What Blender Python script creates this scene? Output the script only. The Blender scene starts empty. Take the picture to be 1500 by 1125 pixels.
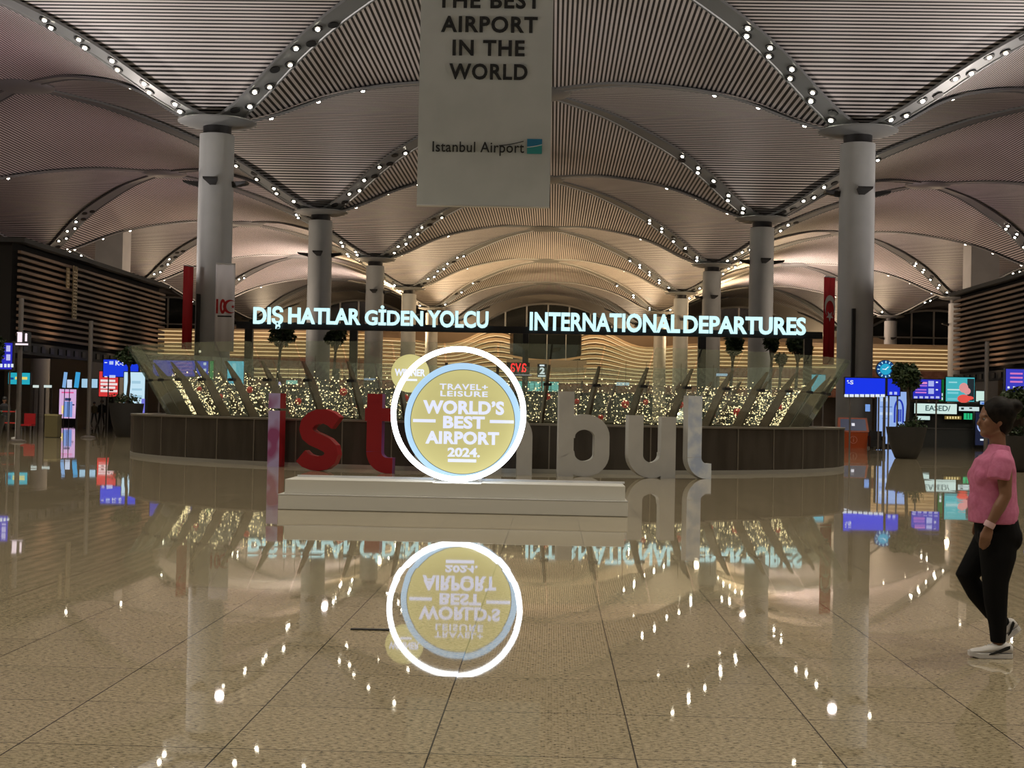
import bpy, bmesh, math, random
from mathutils import Vector, Matrix, noise
random.seed(7)
PI = math.pi
sc = bpy.context.scene
COL = sc.collection

# ------------------------------------------------------------------ camera
F = 2077.0                      # focal length in pixels of the 1500 x 1125 frame
HC = 1.5                        # eye height
fy = Vector((58 / F, 40.9 / F, 1.0)).normalized()            # world +Y in (right, down, forward)
up = Vector((0.0192, -0.9998, 0.0))
uz = (up - fy * up.dot(fy)).normalized()                      # world +Z
ux = fy.cross(uz)                                             # world +X
cam_data = bpy.data.cameras.new('camera')
cam = bpy.data.objects.new('camera', cam_data)
COL.objects.link(cam)
right_w = Vector((ux.x, uz.x, 0)); right_w = Vector((ux.x, fy.x, uz.x))
down_w = Vector((ux.y, fy.y, uz.y))
fwd_w = Vector((ux.z, fy.z, uz.z))
m = Matrix.Identity(4)
for i in range(3):
    m[i][0] = right_w[i]; m[i][1] = -down_w[i]; m[i][2] = -fwd_w[i]
m[2][3] = HC
cam.matrix_world = m
cam_data.sensor_width = 36.0
cam_data.lens = F / 1500 * 36.0
cam_data.clip_start = 0.1
cam_data.clip_end = 600
sc.camera = cam

# ------------------------------------------------------------------ world, exposure
world = bpy.data.worlds.new('night'); sc.world = world
world.use_nodes = True
wb = world.node_tree.nodes['Background']
wb.inputs[0].default_value = (0.55, 0.6, 0.75, 1); wb.inputs[1].default_value = 0.03
sc.view_settings.view_transform = 'Standard'
sc.view_settings.look = 'None'
sc.view_settings.exposure = 0.0
sc.view_settings.gamma = 1.0
sc.view_settings.use_curve_mapping = False
sc.cycles.transparent_max_bounces = 24
sc.cycles.max_bounces = 8
sc.cycles.sample_clamp_indirect = 6.0

# bay grid of the hall: square bays of 36 m, the centre nave starts between two column rows
BAY = 36.0; XC = -1.2; Y1 = 79.4
ZC, ZA = 17.5, 23.5              # column head, crown of the vaults
def colx(i): return XC + BAY * (i - 0.5)      # i = -2..3 ; 0 and 1 are the nave columns
def rowy(n): return Y1 + BAY * (n - 1)

_S = [(0, 0), (.05, .02), (.1, .09), (.16, .19), (.3, .46), (.45, .67), (.7, .90), (.85, .97), (1, 1)]
def rise(t):
    t = min(max(t, 0), 1)
    for k in range(len(_S) - 1):
        a, b = _S[k], _S[k + 1]
        if t <= b[0]:
            h = b[0] - a[0]; s = (t - a[0]) / h
            def slope(j):
                if j <= 0 or j >= len(_S) - 1: return 0.0
                return (_S[j + 1][1] - _S[j - 1][1]) / (_S[j + 1][0] - _S[j - 1][0])
            m0, m1 = slope(k) * h, slope(k + 1) * h
            return (2*s**3 - 3*s*s + 1)*a[1] + (s**3 - 2*s*s + s)*m0 + (-2*s**3 + 3*s*s)*b[1] + (s**3 - s*s)*m1
    return 1.0
def vault_z(t): return ZC + (ZA - ZC) * rise(t)     # t: 0 at the column, 1 at the crown

def add_light(name, kind, loc, energy, color, direction=(0, 0, -1), size=0.5, angle=2.4, blend=0.8):
    L = bpy.data.lights.new(name, kind); L.energy = energy; L.color = color
    if kind == 'SPOT':
        L.spot_size = angle; L.spot_blend = blend; L.shadow_soft_size = size
    elif kind == 'POINT':
        L.shadow_soft_size = size
    o = bpy.data.objects.new(name, L); COL.objects.link(o)
    o.location = loc
    o.rotation_euler = Vector(direction).to_track_quat('-Z', 'Y').to_euler()
    return o

# uplights: small ones on the column brackets (the fixtures stand in build_column), strong ceiling fill spots added
# along both sides without any fixture, tinted amber towards the far end
UP_E = 420.0
for n in range(0, 7):
    for i in (-1, 0, 1, 2):
        k = (.7, .7, .6, .9, 2.6, 4.5, 5.0)[n]
        if i in (-1, 2): k *= 0.8
        c = (1, .86, .80) if n < 3 else (1, .76, .50)
        for s in (-1, 1):
            add_light('column_uplight', 'SPOT', (colx(i) + (1.3 if i < 1 else -1.3), rowy(n) + 1.75 * s, 14.4), UP_E * k, c,
                      (0.9 * (1 if i < 1 else -1), 1.15 * s, 0.95), 0.25, 2.0, 1.0)
for s in (-1, 1):
    for y, z, e, c in ((22, 9.7, 4600, (1, .93, .90)), (44, 9.7, 5000, (1, .93, .90)), (70, 9.7, 5200, (1, .91, .87)), (84, 9.7, 4400, (1, .88, .80)),
                       (112, 7.5, 3400, (1, .82, .66)), (140, 7.5, 4600, (1, .78, .58)), (172, 8.0, 19000, (1, .74, .46)), (200, 13.2, 46000, (1, .68, .36)), (226, 13.2, 34000, (1, .68, .38))):
        add_light('ceiling_fill', 'SPOT', (s * 29.0, y, z), e, c, (-s * .80, 0, .72), .4, 2.5, 1.0)
        add_light('ceiling_fill', 'SPOT', (s * 31.0, y, z), e * (.72 if y < 150 else .42), (1, .72 + .04 * (y > 150), .74 - .1 * (y > 150)), (s * .75, 0, .75), .4, 2.5, 1.0)
DOWN_E = 4600.0
for n in (-1, 0):
    for i in (0, 1):
        for sx in (-1, 1):
            for sy in (-1, 1):
                t = 0.38
                add_light('rib_downlight', 'SPOT', (colx(i) + sx * BAY / 2 * t, rowy(n) + sy * BAY / 2 * t, vault_z(t) - 0.6), DOWN_E,
                          (1, .90, .72), (0, 0, -1), 0.1, 2.2, 0.7)

# ------------------------------------------------------------------ projection helpers
def ray(px, py):
    v = Vector(((px - 750) / F, (py - 562.5) / F, 1.0))
    return Vector((v.dot(ux), v.dot(fy), v.dot(uz)))
def P(px, py, d):
    r = ray(px, py); r = r * (d / r.y)
    return Vector((r.x, r.y, r.z + HC))
def rect(x0, y0, x1, y1, d):
    c = P((x0 + x1) / 2, (y0 + y1) / 2, d)
    return c.x, c.z, abs(x1 - x0) / F * d, abs(y1 - y0) / F * d
def proj(p):
    v = Vector(p) - Vector((0, 0, HC))
    c = ux * v.x + fy * v.y + uz * v.z
    if c.z <= 0.01: return None
    return (750 + F * c.x / c.z, 562.5 + F * c.y / c.z)

# ------------------------------------------------------------------ materials
def mat(name, color, rough=0.6, metal=0.0, emit=None, estr=0.0, spec=0.5, sample=True):
    M = bpy.data.materials.new(name); M.use_nodes = True
    b = M.node_tree.nodes['Principled BSDF']
    b.inputs['Base Color'].default_value = (*color, 1)
    b.inputs['Roughness'].default_value = rough
    b.inputs['Metallic'].default_value = metal
    b.inputs['Specular IOR Level'].default_value = spec
    if emit:
        b.inputs['Emission Color'].default_value = (*emit, 1)
        b.inputs['Emission Strength'].default_value = estr
        if not sample: M.cycles.emission_sampling = 'NONE'
    return M
def mottled(name, c1, c2, scale, rough=0.6, metal=0.0, stretch=(1, 1, 1), lo=.4, hi=.6, detail=4, emit=0.0):
    M = mat(name, c1, rough, metal)
    nt = M.node_tree; N = nt.nodes; Lk = nt.links
    b = N['Principled BSDF']
    tc = N.new('ShaderNodeTexCoord'); mp = N.new('ShaderNodeMapping'); mp.inputs['Scale'].default_value = stretch
    nz = N.new('ShaderNodeTexNoise'); nz.inputs['Scale'].default_value = scale; nz.inputs['Detail'].default_value = detail
    cr = N.new('ShaderNodeValToRGB')
    cr.color_ramp.elements[0].position = lo; cr.color_ramp.elements[0].color = (*c1, 1)
    cr.color_ramp.elements[1].position = hi; cr.color_ramp.elements[1].color = (*c2, 1)
    Lk.new(tc.outputs['Object'], mp.inputs[0]); Lk.new(mp.outputs[0], nz.inputs['Vector'])
    Lk.new(nz.outputs['Fac'], cr.inputs[0]); Lk.new(cr.outputs[0], b.inputs['Base Color'])
    if emit:
        Lk.new(cr.outputs[0], b.inputs['Emission Color']); b.inputs['Emission Strength'].default_value = emit
        M.cycles.emission_sampling = 'NONE'
    return M
def slat_material(name, axis, period, duty, c_slat, c_gap):
    """metal ceiling slats with open joints: a real pattern of the panel, laid out in metres along one axis"""
    M = mat(name, c_slat, 0.55)
    nt = M.node_tree; N = nt.nodes; Lk = nt.links; b = N['Principled BSDF']
    tc = N.new('ShaderNodeTexCoord'); sp = N.new('ShaderNodeSeparateXYZ')
    Lk.new(tc.outputs['Object'], sp.inputs[0])
    mu = N.new('ShaderNodeMath'); mu.operation = 'MULTIPLY'; mu.inputs[1].default_value = 1 / period
    fr = N.new('ShaderNodeMath'); fr.operation = 'FRACT'
    gt = N.new('ShaderNodeMath'); gt.operation = 'GREATER_THAN'; gt.inputs[1].default_value = duty
    mx = N.new('ShaderNodeMix'); mx.data_type = 'RGBA'
    mx.inputs['A'].default_value = (*c_slat, 1); mx.inputs['B'].default_value = (*c_gap, 1)
    Lk.new(sp.outputs[axis], mu.inputs[0]); Lk.new(mu.outputs[0], fr.inputs[0]); Lk.new(fr.outputs[0], gt.inputs[0])
    Lk.new(gt.outputs[0], mx.inputs['Factor']); Lk.new(mx.outputs['Result'], b.inputs['Base Color'])
    return M
def glow(name, color, strength, sample=False):
    return mat(name, tuple(0.3 * c for c in color), 0.5, 0, color, strength, 0.3, sample)
def glass_material(name, tint, refl):
    M = bpy.data.materials.new(name); M.use_nodes = True
    nt = M.node_tree; N = nt.nodes; Lk = nt.links; N.clear()
    out = N.new('ShaderNodeOutputMaterial'); mx = N.new('ShaderNodeMixShader')
    tr = N.new('ShaderNodeBsdfTransparent'); tr.inputs[0].default_value = (*tint, 1)
    gl = N.new('ShaderNodeBsdfGlossy'); gl.inputs['Roughness'].default_value = 0.03; gl.inputs[0].default_value = (.9, 1, .95, 1)
    lw = N.new('ShaderNodeLayerWeight'); lw.inputs[0].default_value = .5
    pw = N.new('ShaderNodeMath'); pw.operation = 'POWER'; pw.inputs[1].default_value = 5.0
    mr = N.new('ShaderNodeMapRange'); mr.inputs['To Min'].default_value = refl; mr.inputs['To Max'].default_value = .5
    Lk.new(lw.outputs['Facing'], pw.inputs[0]); Lk.new(pw.outputs[0], mr.inputs['Value']); Lk.new(mr.outputs[0], mx.inputs[0])
    df = N.new('ShaderNodeBsdfDiffuse'); df.inputs[0].default_value = (.62, .70, .62, 1)
    dm = N.new('ShaderNodeMixShader'); dm.inputs[0].default_value = .045      # milky haze of reflections, put into the panes as a diffuse share
    Lk.new(tr.outputs[0], dm.inputs[1]); Lk.new(df.outputs[0], dm.inputs[2])
    Lk.new(dm.outputs[0], mx.inputs[1]); Lk.new(gl.outputs[0], mx.inputs[2])
    Lk.new(mx.outputs[0], out.inputs[0])
    return M

M = {}
M['slat_x'] = slat_material('ceiling slats across', 1, 0.26, 0.52, (.70, .66, .645), (.012, .011, .012))
M['slat_y'] = slat_material('ceiling slats along', 0, 0.26, 0.52, (.70, .66, .645), (.012, .011, .012))
M['rib'] = mat('rib metal', (.26, .27, .27), .42, .35)
M['column'] = mottled('painted column', (.36, .37, .365), (.39, .40, .395), 0.6, .55)
M['black'] = mat('black metal', (.012, .012, .013), .45)
M['dark'] = mat('dark paint', (.03, .03, .032), .6)
M['shade'] = mat('dark grey wall', (.055, .052, .05), .8)
M['greymetal'] = mat('grey metal', (.35, .35, .36), .35, .8)
M['palemetal'] = mat('pale metal', (.62, .62, .60), .3, .7)
M['bulb'] = glow('spot lamp', (1, .92, .74), 48.0, True)
M['bulb_far'] = glow('spot lamp dim', (1, .90, .70), 22.0, True)
M['wood'] = mottled('brown slat wood', (.15, .095, .065), (.21, .14, .10), 1.5, .5, 0, (.15, .15, 3))
M['woodback'] = mat('wall behind slats', (.012, .010, .009), .9)
M['wave_wood'] = mat('tan wave slat', (.55, .41, .25), .6)
M['cove'] = glow('cove light strip', (1, .74, .38), .85)
M['brick'] = mottled('red brown fascia', (.20, .09, .06), (.26, .13, .09), 2, .8)
M['clad'] = mottled('bronze cladding', (.060, .050, .042), (.082, .070, .060), 3, .28, .3, (1, 1, .2))
M['seam'] = mat('cladding seam', (.32, .29, .25), .35, .7)
M['fin'] = mottled('bronze fin', (.11, .085, .065), (.15, .115, .085), 4, .35, .5)
M['glass'] = glass_material('balustrade glass', (.92, .955, .935), .05)
M['fairy'] = glow('fairy bulbs', (1, .78, .42), 2.4)
M['wire'] = mat('thin wire', (.10, .09, .06), .6)
M['red'] = mat('red bauble', (.55, .02, .015), .3)
M['redletter'] = mat('red letter paint', (.30, .004, .010), .5)
M['whiteletter'] = mottled('white letter paint', (.50, .50, .49), (.55, .55, .54), 1.5, .55)
M['lavender'] = mottled('lavender painted reflection', (.36, .10, .26), (.52, .44, .78), 2.2, .2, 0, (1, 1, .8), .40, .55, 1)  # purple screen reflections on the letter i, painted into its face colour
M['palereflect'] = mottled('pale blue painted reflection', (.50, .60, .82), (.80, .86, .95), 3.0, .2, 0, (1, 1, 1), .38, .62, 3)  # bluish white reflections on the letter l, mottled into its base colour
M['plinth'] = mat('white laminate', (.60, .59, .55), .45)
M['plinthedge'] = mat('edge profile', (.75, .76, .80), .3, .4)
M['neon'] = glow('ring tube', (.93, .97, 1.0), 5.0, True)
M['gold'] = glow('gold disc face', (.62, .565, .235), .76, True)
M['rim'] = glow('pale blue rim', (.42, .64, .86), .85, True)
M['disctext'] = glow('disc lettering', (.72, .76, .98), .95)
M['signletter'] = glow('sign letters', (.62, .95, 1.0), 1.08, True)
M['banner'] = mottled('banner fabric', (.43, .46, .455), (.46, .49, .485), .8, .8)
M['ink'] = mat('black print', (.010, .011, .012), .7)
M['logoblue'] = mat('logo blue', (.01, .16, .30), .6)
M['logogreen'] = mat('logo green', (.02, .24, .24), .6)
M['logowhite'] = mat('logo white', (.6, .62, .62), .6)
M['flagred'] = mat('flag red', (.42, .008, .012), .7)
M['flagwhite'] = mat('flag white', (.62, .60, .60), .7)
M['bannerwhite'] = mat('white banner', (.78, .76, .78), .7)
M['leaf'] = mottled('leaves', (.012, .030, .008), (.035, .060, .016), 3, .6)
M['bark'] = mat('bark', (.07, .05, .035), .8)
M['pot'] = mat('charcoal planter', (.022, .021, .022), .55)
M['soil'] = mat('soil', (.02, .015, .01), .9)
M['orange'] = mat('orange kiosk', (.50, .085, .02), .4)
M['frame'] = mat('pole metal', (.20, .18, .17), .4, .6)
M['bin'] = mat('khaki bin', (.13, .11, .05), .5)
E = {}
def em(r, g, b, s=1.0):
    """lit screen colour from sRGB bytes"""
    k = (r, g, b, s)
    if k not in E:
        lin = tuple(((c / 255) / 12.92 if c / 255 <= .04045 else ((c / 255 + .055) / 1.055) ** 2.4) for c in (r, g, b))
        E[k] = mat('lit %d %d %d' % (r, g, b), tuple(.05 * c for c in lin), .3, 0, lin, s * 0.95, .3, False)
    return E[k]

# ------------------------------------------------------------------ mesh builder
class MB:
    def __init__(s): s.v = []; s.f = []; s.mi = []; s.m = 0
    def add(s, vs, fs):
        o = len(s.v); s.v += [tuple(q) for q in vs]
        for f in fs: s.f.append([i + o for i in f]); s.mi.append(s.m)
        return s
    def use(s, k): s.m = k; return s
    def box(s, cx, cy, cz, sx, sy, sz, rz=0.0, ry=0.0):
        R = Matrix.Rotation(rz, 3, 'Z') @ Matrix.Rotation(ry, 3, 'Y')
        vs = [Vector((cx, cy, cz)) + R @ Vector((x * sx / 2, y * sy / 2, z * sz / 2)) for x in (-1, 1) for y in (-1, 1) for z in (-1, 1)]
        return s.add(vs, [(0, 1, 3, 2), (4, 6, 7, 5), (0, 4, 5, 1), (2, 3, 7, 6), (0, 2, 6, 4), (1, 5, 7, 3)])
    def lathe(s, prof, c=(0, 0, 0), n=24, cap=True):
        vs = []; fs = []
        for r, z in prof:
            for k in range(n):
                a = 2 * PI * k / n; vs.append((c[0] + r * math.cos(a), c[1] + r * math.sin(a), c[2] + z))
        for j in range(len(prof) - 1):
            for k in range(n):
                k2 = (k + 1) % n; fs.append((j*n + k, j*n + k2, (j+1)*n + k2, (j+1)*n + k))
        if cap:
            fs.append(tuple(reversed(range(n)))); fs.append(tuple((len(prof)-1)*n + k for k in range(n)))
        return s.add(vs, fs)
    def tube(s, pts, r, n=8, cap=True):
        pts = [Vector(p) for p in pts]; rs = r if isinstance(r, (list, tuple)) else [r] * len(pts)
        vs = []; fs = []
        t0 = (pts[1] - pts[0]).normalized(); a = t0.orthogonal().normalized()
        for i, p in enumerate(pts):
            t = (pts[min(i+1, len(pts)-1)] - pts[max(i-1, 0)]).normalized()
            a = (a - t * a.dot(t)).normalized(); b = t.cross(a)
            for k in range(n):
                w = 2 * PI * k / n; vs.append(p + (a * math.cos(w) + b * math.sin(w)) * rs[i])
        for j in range(len(pts) - 1):
            for k in range(n):
                k2 = (k + 1) % n; fs.append((j*n + k, j*n + k2, (j+1)*n + k2, (j+1)*n + k))
        if cap: fs.append(tuple(reversed(range(n)))); fs.append(tuple((len(pts)-1)*n + k for k in range(n)))
        return s.add(vs, fs)
    def disc_y(s, cx, cy, cz, r, depth, n=64):
        """solid disc facing -Y"""
        vs = []
        for y in (cy - depth/2, cy + depth/2):
            for k in range(n): a = 2*PI*k/n; vs.append((cx + r*math.cos(a), y, cz + r*math.sin(a)))
        fs = [tuple(range(n)), tuple(reversed(range(n, 2*n)))] + [(k, n+k, n+(k+1) % n, (k+1) % n) for k in range(n)]
        return s.add(vs, fs)
    def prism_y(s, outline, y0, y1):
        """outline of (x, z) extruded along Y"""
        n = len(outline); vs = [(x, y0, z) for x, z in outline] + [(x, y1, z) for x, z in outline]
        fs = [tuple(range(n)), tuple(reversed(range(n, 2*n)))] + [(k, n+k, n+(k+1) % n, (k+1) % n) for k in range(n)]
        return s.add(vs, fs)
    def ball(s, c, r, seg=10, rings=7, sc3=(1, 1, 1)):
        vs = []; fs = []
        for j in range(rings + 1):
            th = PI * j / rings
            for k in range(seg):
                a = 2*PI*k/seg
                vs.append((c[0] + r*sc3[0]*math.sin(th)*math.cos(a), c[1] + r*sc3[1]*math.sin(th)*math.sin(a), c[2] + r*sc3[2]*math.cos(th)))
        for j in range(rings):
            for k in range(seg):
                k2 = (k+1) % seg; fs.append((j*seg+k, (j+1)*seg+k, (j+1)*seg+k2, j*seg+k2))
        return s.add(vs, fs)
    def ribbon(s, pts, w, y0, y1):
        """thick stroke along (x, z) centre line, extruded along Y"""
        L = []; Rr = []
        n = len(pts)
        for i in range(n):
            p = Vector(pts[i]); a = Vector(pts[max(i-1, 0)]); b = Vector(pts[min(i+1, n-1)])
            t = (b - a).normalized(); nn = Vector((-t.y, t.x))
            ww = w[i] if isinstance(w, list) else w
            L.append(p + nn * ww/2); Rr.append(p - nn * ww/2)
        vs = []
        for i in range(n):
            vs += [(L[i].x, y0, L[i].y), (Rr[i].x, y0, Rr[i].y), (L[i].x, y1, L[i].y), (Rr[i].x, y1, Rr[i].y)]
        fs = []
        for i in range(n - 1):
            o = i*4; q = o + 4
            fs += [(o, o+1, q+1, q), (o+2, q+2, q+3, o+3), (o, q, q+2, o+2), (o+1, o+3, q+3, q+1)]
        fs += [(0, 2, 3, 1), (4*n-4, 4*n-3, 4*n-1, 4*n-2)]
        return s.add(vs, fs)
    def build(s, name, mats, parent=None, smooth=False, loc=None):
        me = bpy.data.meshes.new(name)
        base = Vector(parent['_base']) if parent is not None and '_base' in parent else Vector((0, 0, 0))
        if loc is not None: base = Vector(loc)
        me.from_pydata([tuple(Vector(q) - base) for q in s.v], [], s.f)
        if not isinstance(mats, (list, tuple)): mats = [mats]
        for q in mats: me.materials.append(q)
        me.polygons.foreach_set('material_index', s.mi)
        if smooth: me.polygons.foreach_set('use_smooth', [True] * len(s.f))
        me.update()
        bm = bmesh.new(); bm.from_mesh(me); bmesh.ops.recalc_face_normals(bm, faces=bm.faces); bm.to_mesh(me); bm.free()
        if smooth: me.set_sharp_from_angle(angle=math.radians(40))
        o = bpy.data.objects.new(name, me); COL.objects.link(o)
        if parent is not None:
            o.parent = parent
            if loc is not None and '_base' in parent: o.location = Vector(loc) - Vector(parent['_base'])
            o['_base'] = tuple(base)
        else: o.location = base; o['_base'] = tuple(base)
        return o
def thing(name, label, cat, loc, group=None):
    o = bpy.data.objects.new(name, None); COL.objects.link(o); o.location = loc
    o.empty_display_size = .2
    o['label'] = label; o['category'] = cat; o['_base'] = tuple(loc)
    if group: o['group'] = group
    return o
def tag(o, label, cat, group=None, kind=None):
    o['label'] = label; o['category'] = cat
    if group: o['group'] = group
    if kind: o['kind'] = kind
    return o
def struct(o, label=None):
    o['kind'] = 'structure'
    if label: o['label'] = label
    return o
def text_mb(s, cx, cz, w, h, y0, depth, bold=0.0, mirror=False, spacing=1.0, shear=0.0):
    """lettering fitted to a w x h box about (cx, cz), front at y0, extruded away from the viewer"""
    cu = bpy.data.curves.new('t', 'FONT'); cu.body = s; cu.size = 1; cu.offset = bold; cu.space_character = spacing
    cu.align_x = 'LEFT'; cu.extrude = 0.5; cu.resolution_u = 4; cu.shear = shear
    ob = bpy.data.objects.new('t', cu); COL.objects.link(ob)
    me = bpy.data.meshes.new_from_object(ob.evaluated_get(bpy.context.evaluated_depsgraph_get()))
    vs = [v.co.copy() for v in me.vertices]; fs = [tuple(p.vertices) for p in me.polygons]
    bpy.data.objects.remove(ob); bpy.data.curves.remove(cu); bpy.data.meshes.remove(me)
    x0, x1 = min(v.x for v in vs), max(v.x for v in vs); z0, z1 = min(v.y for v in vs), max(v.y for v in vs)
    k = -1 if mirror else 1
    out = [(cx + k * ((v.x - x0)/(x1 - x0) - .5) * w, y0 + depth * (.5 - v.z), cz + ((v.y - z0)/(z1 - z0) - .5) * h) for v in vs]
    mb = MB(); mb.add(out, fs); return mb
def text_px(s, x0, y0, x1, y1, d, depth, bold=0.0, **kw):
    cx, cz, w, h = rect(x0, y0, x1, y1, d)
    return text_mb(s, cx, cz, w, h, d, depth, bold, **kw)
def remesh(mb, voxel, mats, name, parent=None, smooth_it=4, factor=.5):
    o = mb.build('tmp', mats)
    md = o.modifiers.new('r', 'REMESH'); md.mode = 'VOXEL'; md.voxel_size = voxel; md.use_smooth_shade = True
    if smooth_it:
        ms = o.modifiers.new('s', 'SMOOTH'); ms.iterations = smooth_it; ms.factor = factor
    bpy.context.view_layer.update()
    me = bpy.data.meshes.new_from_object(o.evaluated_get(bpy.context.evaluated_depsgraph_get()))
    bpy.data.objects.remove(o)
    me.name = name
    if len(me.materials) == 0: me.materials.append(mats if not isinstance(mats, list) else mats[0])
    base = Vector(parent['_base']) if parent is not None else Vector((0, 0, 0))
    me.transform(Matrix.Translation(-base))
    me.polygons.foreach_set('use_smooth', [True] * len(me.polygons))
    q = bpy.data.objects.new(name, me); COL.objects.link(q)
    if parent is not None: q.parent = parent
    q['_base'] = tuple(base)
    return q

# ------------------------------------------------------------------ floor
def floor_material():
    Mt = mat('polished granite', (.3, .27, .2), .05); nt = Mt.node_tree; N = nt.nodes; L = nt.links; b = N['Principled BSDF']
    b.inputs['Roughness'].default_value = .022; b.inputs['IOR'].default_value = 1.55
    tc = N.new('ShaderNodeTexCoord')
    mp = N.new('ShaderNodeMapping'); mp.inputs['Scale'].default_value = (.75, 1.9, 1.0)
    L.new(tc.outputs['Object'], mp.inputs[0])
    n1 = N.new('ShaderNodeTexNoise'); n1.inputs['Scale'].default_value = 42; n1.inputs['Detail'].default_value = 5; n1.inputs['Roughness'].default_value = .7
    L.new(mp.outputs[0], n1.inputs['Vector'])
    cr = N.new('ShaderNodeValToRGB'); e = cr.color_ramp.elements
    e[0].position = .36; e[0].color = (.055, .043, .028, 1); e[1].position = .49; e[1].color = (.37, .31, .205, 1)
    q = e.new(.66); q.color = (.50, .43, .30, 1)
    L.new(n1.outputs['Fac'], cr.inputs[0])
    # tile index and joints
    sp = N.new('ShaderNodeSeparateXYZ'); L.new(tc.outputs['Object'], sp.inputs[0])
    def ax(out, off):
        a = N.new('ShaderNodeMath'); a.operation = 'ADD'; a.inputs[1].default_value = off; L.new(sp.outputs[out], a.inputs[0])
        d = N.new('ShaderNodeMath'); d.operation = 'DIVIDE'; d.inputs[1].default_value = .9; L.new(a.outputs[0], d.inputs[0])
        return d
    dx, dy = ax(0, -.394 + 90), ax(1, 90.1)
    def joint(d):
        f = N.new('ShaderNodeMath'); f.operation = 'FRACT'; L.new(d.outputs[0], f.inputs[0])
        p = N.new('ShaderNodeMath'); p.operation = 'PINGPONG'; p.inputs[1].default_value = .5; L.new(f.outputs[0], p.inputs[0])
        l = N.new('ShaderNodeMath'); l.operation = 'LESS_THAN'; l.inputs[1].default_value = .0042; L.new(p.outputs[0], l.inputs[0])
        return l
    jx, jy = joint(dx), joint(dy)
    mxj = N.new('ShaderNodeMath'); mxj.operation = 'MAXIMUM'; L.new(jx.outputs[0], mxj.inputs[0]); L.new(jy.outputs[0], mxj.inputs[1])
    fx = N.new('ShaderNodeMath'); fx.operation = 'FLOOR'; L.new(dx.outputs[0], fx.inputs[0])
    fyy = N.new('ShaderNodeMath'); fyy.operation = 'FLOOR'; L.new(dy.outputs[0], fyy.inputs[0])
    cb = N.new('ShaderNodeCombineXYZ'); L.new(fx.outputs[0], cb.inputs[0]); L.new(fyy.outputs[0], cb.inputs[1])
    wn = N.new('ShaderNodeTexWhiteNoise'); wn.noise_dimensions = '2D'; L.new(cb.outputs[0], wn.inputs['Vector'])
    # tone differs a little tile by tile
    br = N.new('ShaderNodeMapRange'); br.inputs['To Min'].default_value = .95; br.inputs['To Max'].default_value = 1.05
    L.new(wn.outputs['Value'], br.inputs['Value'])
    mul = N.new('ShaderNodeMix'); mul.data_type = 'RGBA'; mul.blend_type = 'MULTIPLY'; mul.inputs['Factor'].default_value = 1
    L.new(cr.outputs[0], mul.inputs['A']); L.new(br.outputs[0], mul.inputs['B'])
    jm = N.new('ShaderNodeMix'); jm.data_type = 'RGBA'; jm.inputs['B'].default_value = (.05, .043, .034, 1)
    L.new(mxj.outputs[0], jm.inputs['Factor']); L.new(mul.outputs['Result'], jm.inputs['A']); L.new(jm.outputs['Result'], b.inputs['Base Color'])
    # each slab is laid a hair out of level, so mirrored edges step at the joints
    sub = N.new('ShaderNodeVectorMath'); sub.operation = 'SUBTRACT'; sub.inputs[1].default_value = (.5, .5, .5); L.new(wn.outputs['Color'], sub.inputs[0])
    scl = N.new('ShaderNodeVectorMath'); scl.operation = 'MULTIPLY'; scl.inputs[1].default_value = (.0012, .0020, 0); L.new(sub.outputs[0], scl.inputs[0])
    # slight polish waves
    n2 = N.new('ShaderNodeTexNoise'); n2.inputs['Scale'].default_value = 60; n2.inputs['Detail'].default_value = 1
    L.new(tc.outputs['Object'], n2.inputs['Vector'])
    bp = N.new('ShaderNodeBump'); bp.inputs['Strength'].default_value = .005; bp.inputs['Distance'].default_value = .0006
    L.new(n2.outputs['Fac'], bp.inputs['Height'])
    addn = N.new('ShaderNodeVectorMath'); addn.operation = 'ADD'; L.new(bp.outputs[0], addn.inputs[0]); L.new(scl.outputs[0], addn.inputs[1])
    nm = N.new('ShaderNodeVectorMath'); nm.operation = 'NORMALIZE'; L.new(addn.outputs[0], nm.inputs[0])
    L.new(nm.outputs[0], b.inputs['Normal'])
    return Mt
mb = MB(); mb.add([(-110, -60, 0), (110, -60, 0), (110, 268, 0), (-110, 268, 0)], [(0, 1, 2, 3)])
struct(mb.build('floor', floor_material()))
mb = MB(); mb.box(0, 266, 13, 220, .6, 26); struct(mb.build('wall_back', mat('back wall', (.30, .27, .23), .8)))
mb = MB(); mb.box(-104, 103, 13, .6, 330, 26); struct(mb.build('wall_left', M['shade']))
mb = MB(); mb.box(104, 103, 13, .6, 330, 26); struct(mb.build('wall_right', M['shade']))
mb = MB(); mb.box(0, -58, 13, 220, .6, 26); struct(mb.build('wall_front', M['shade']))

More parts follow.
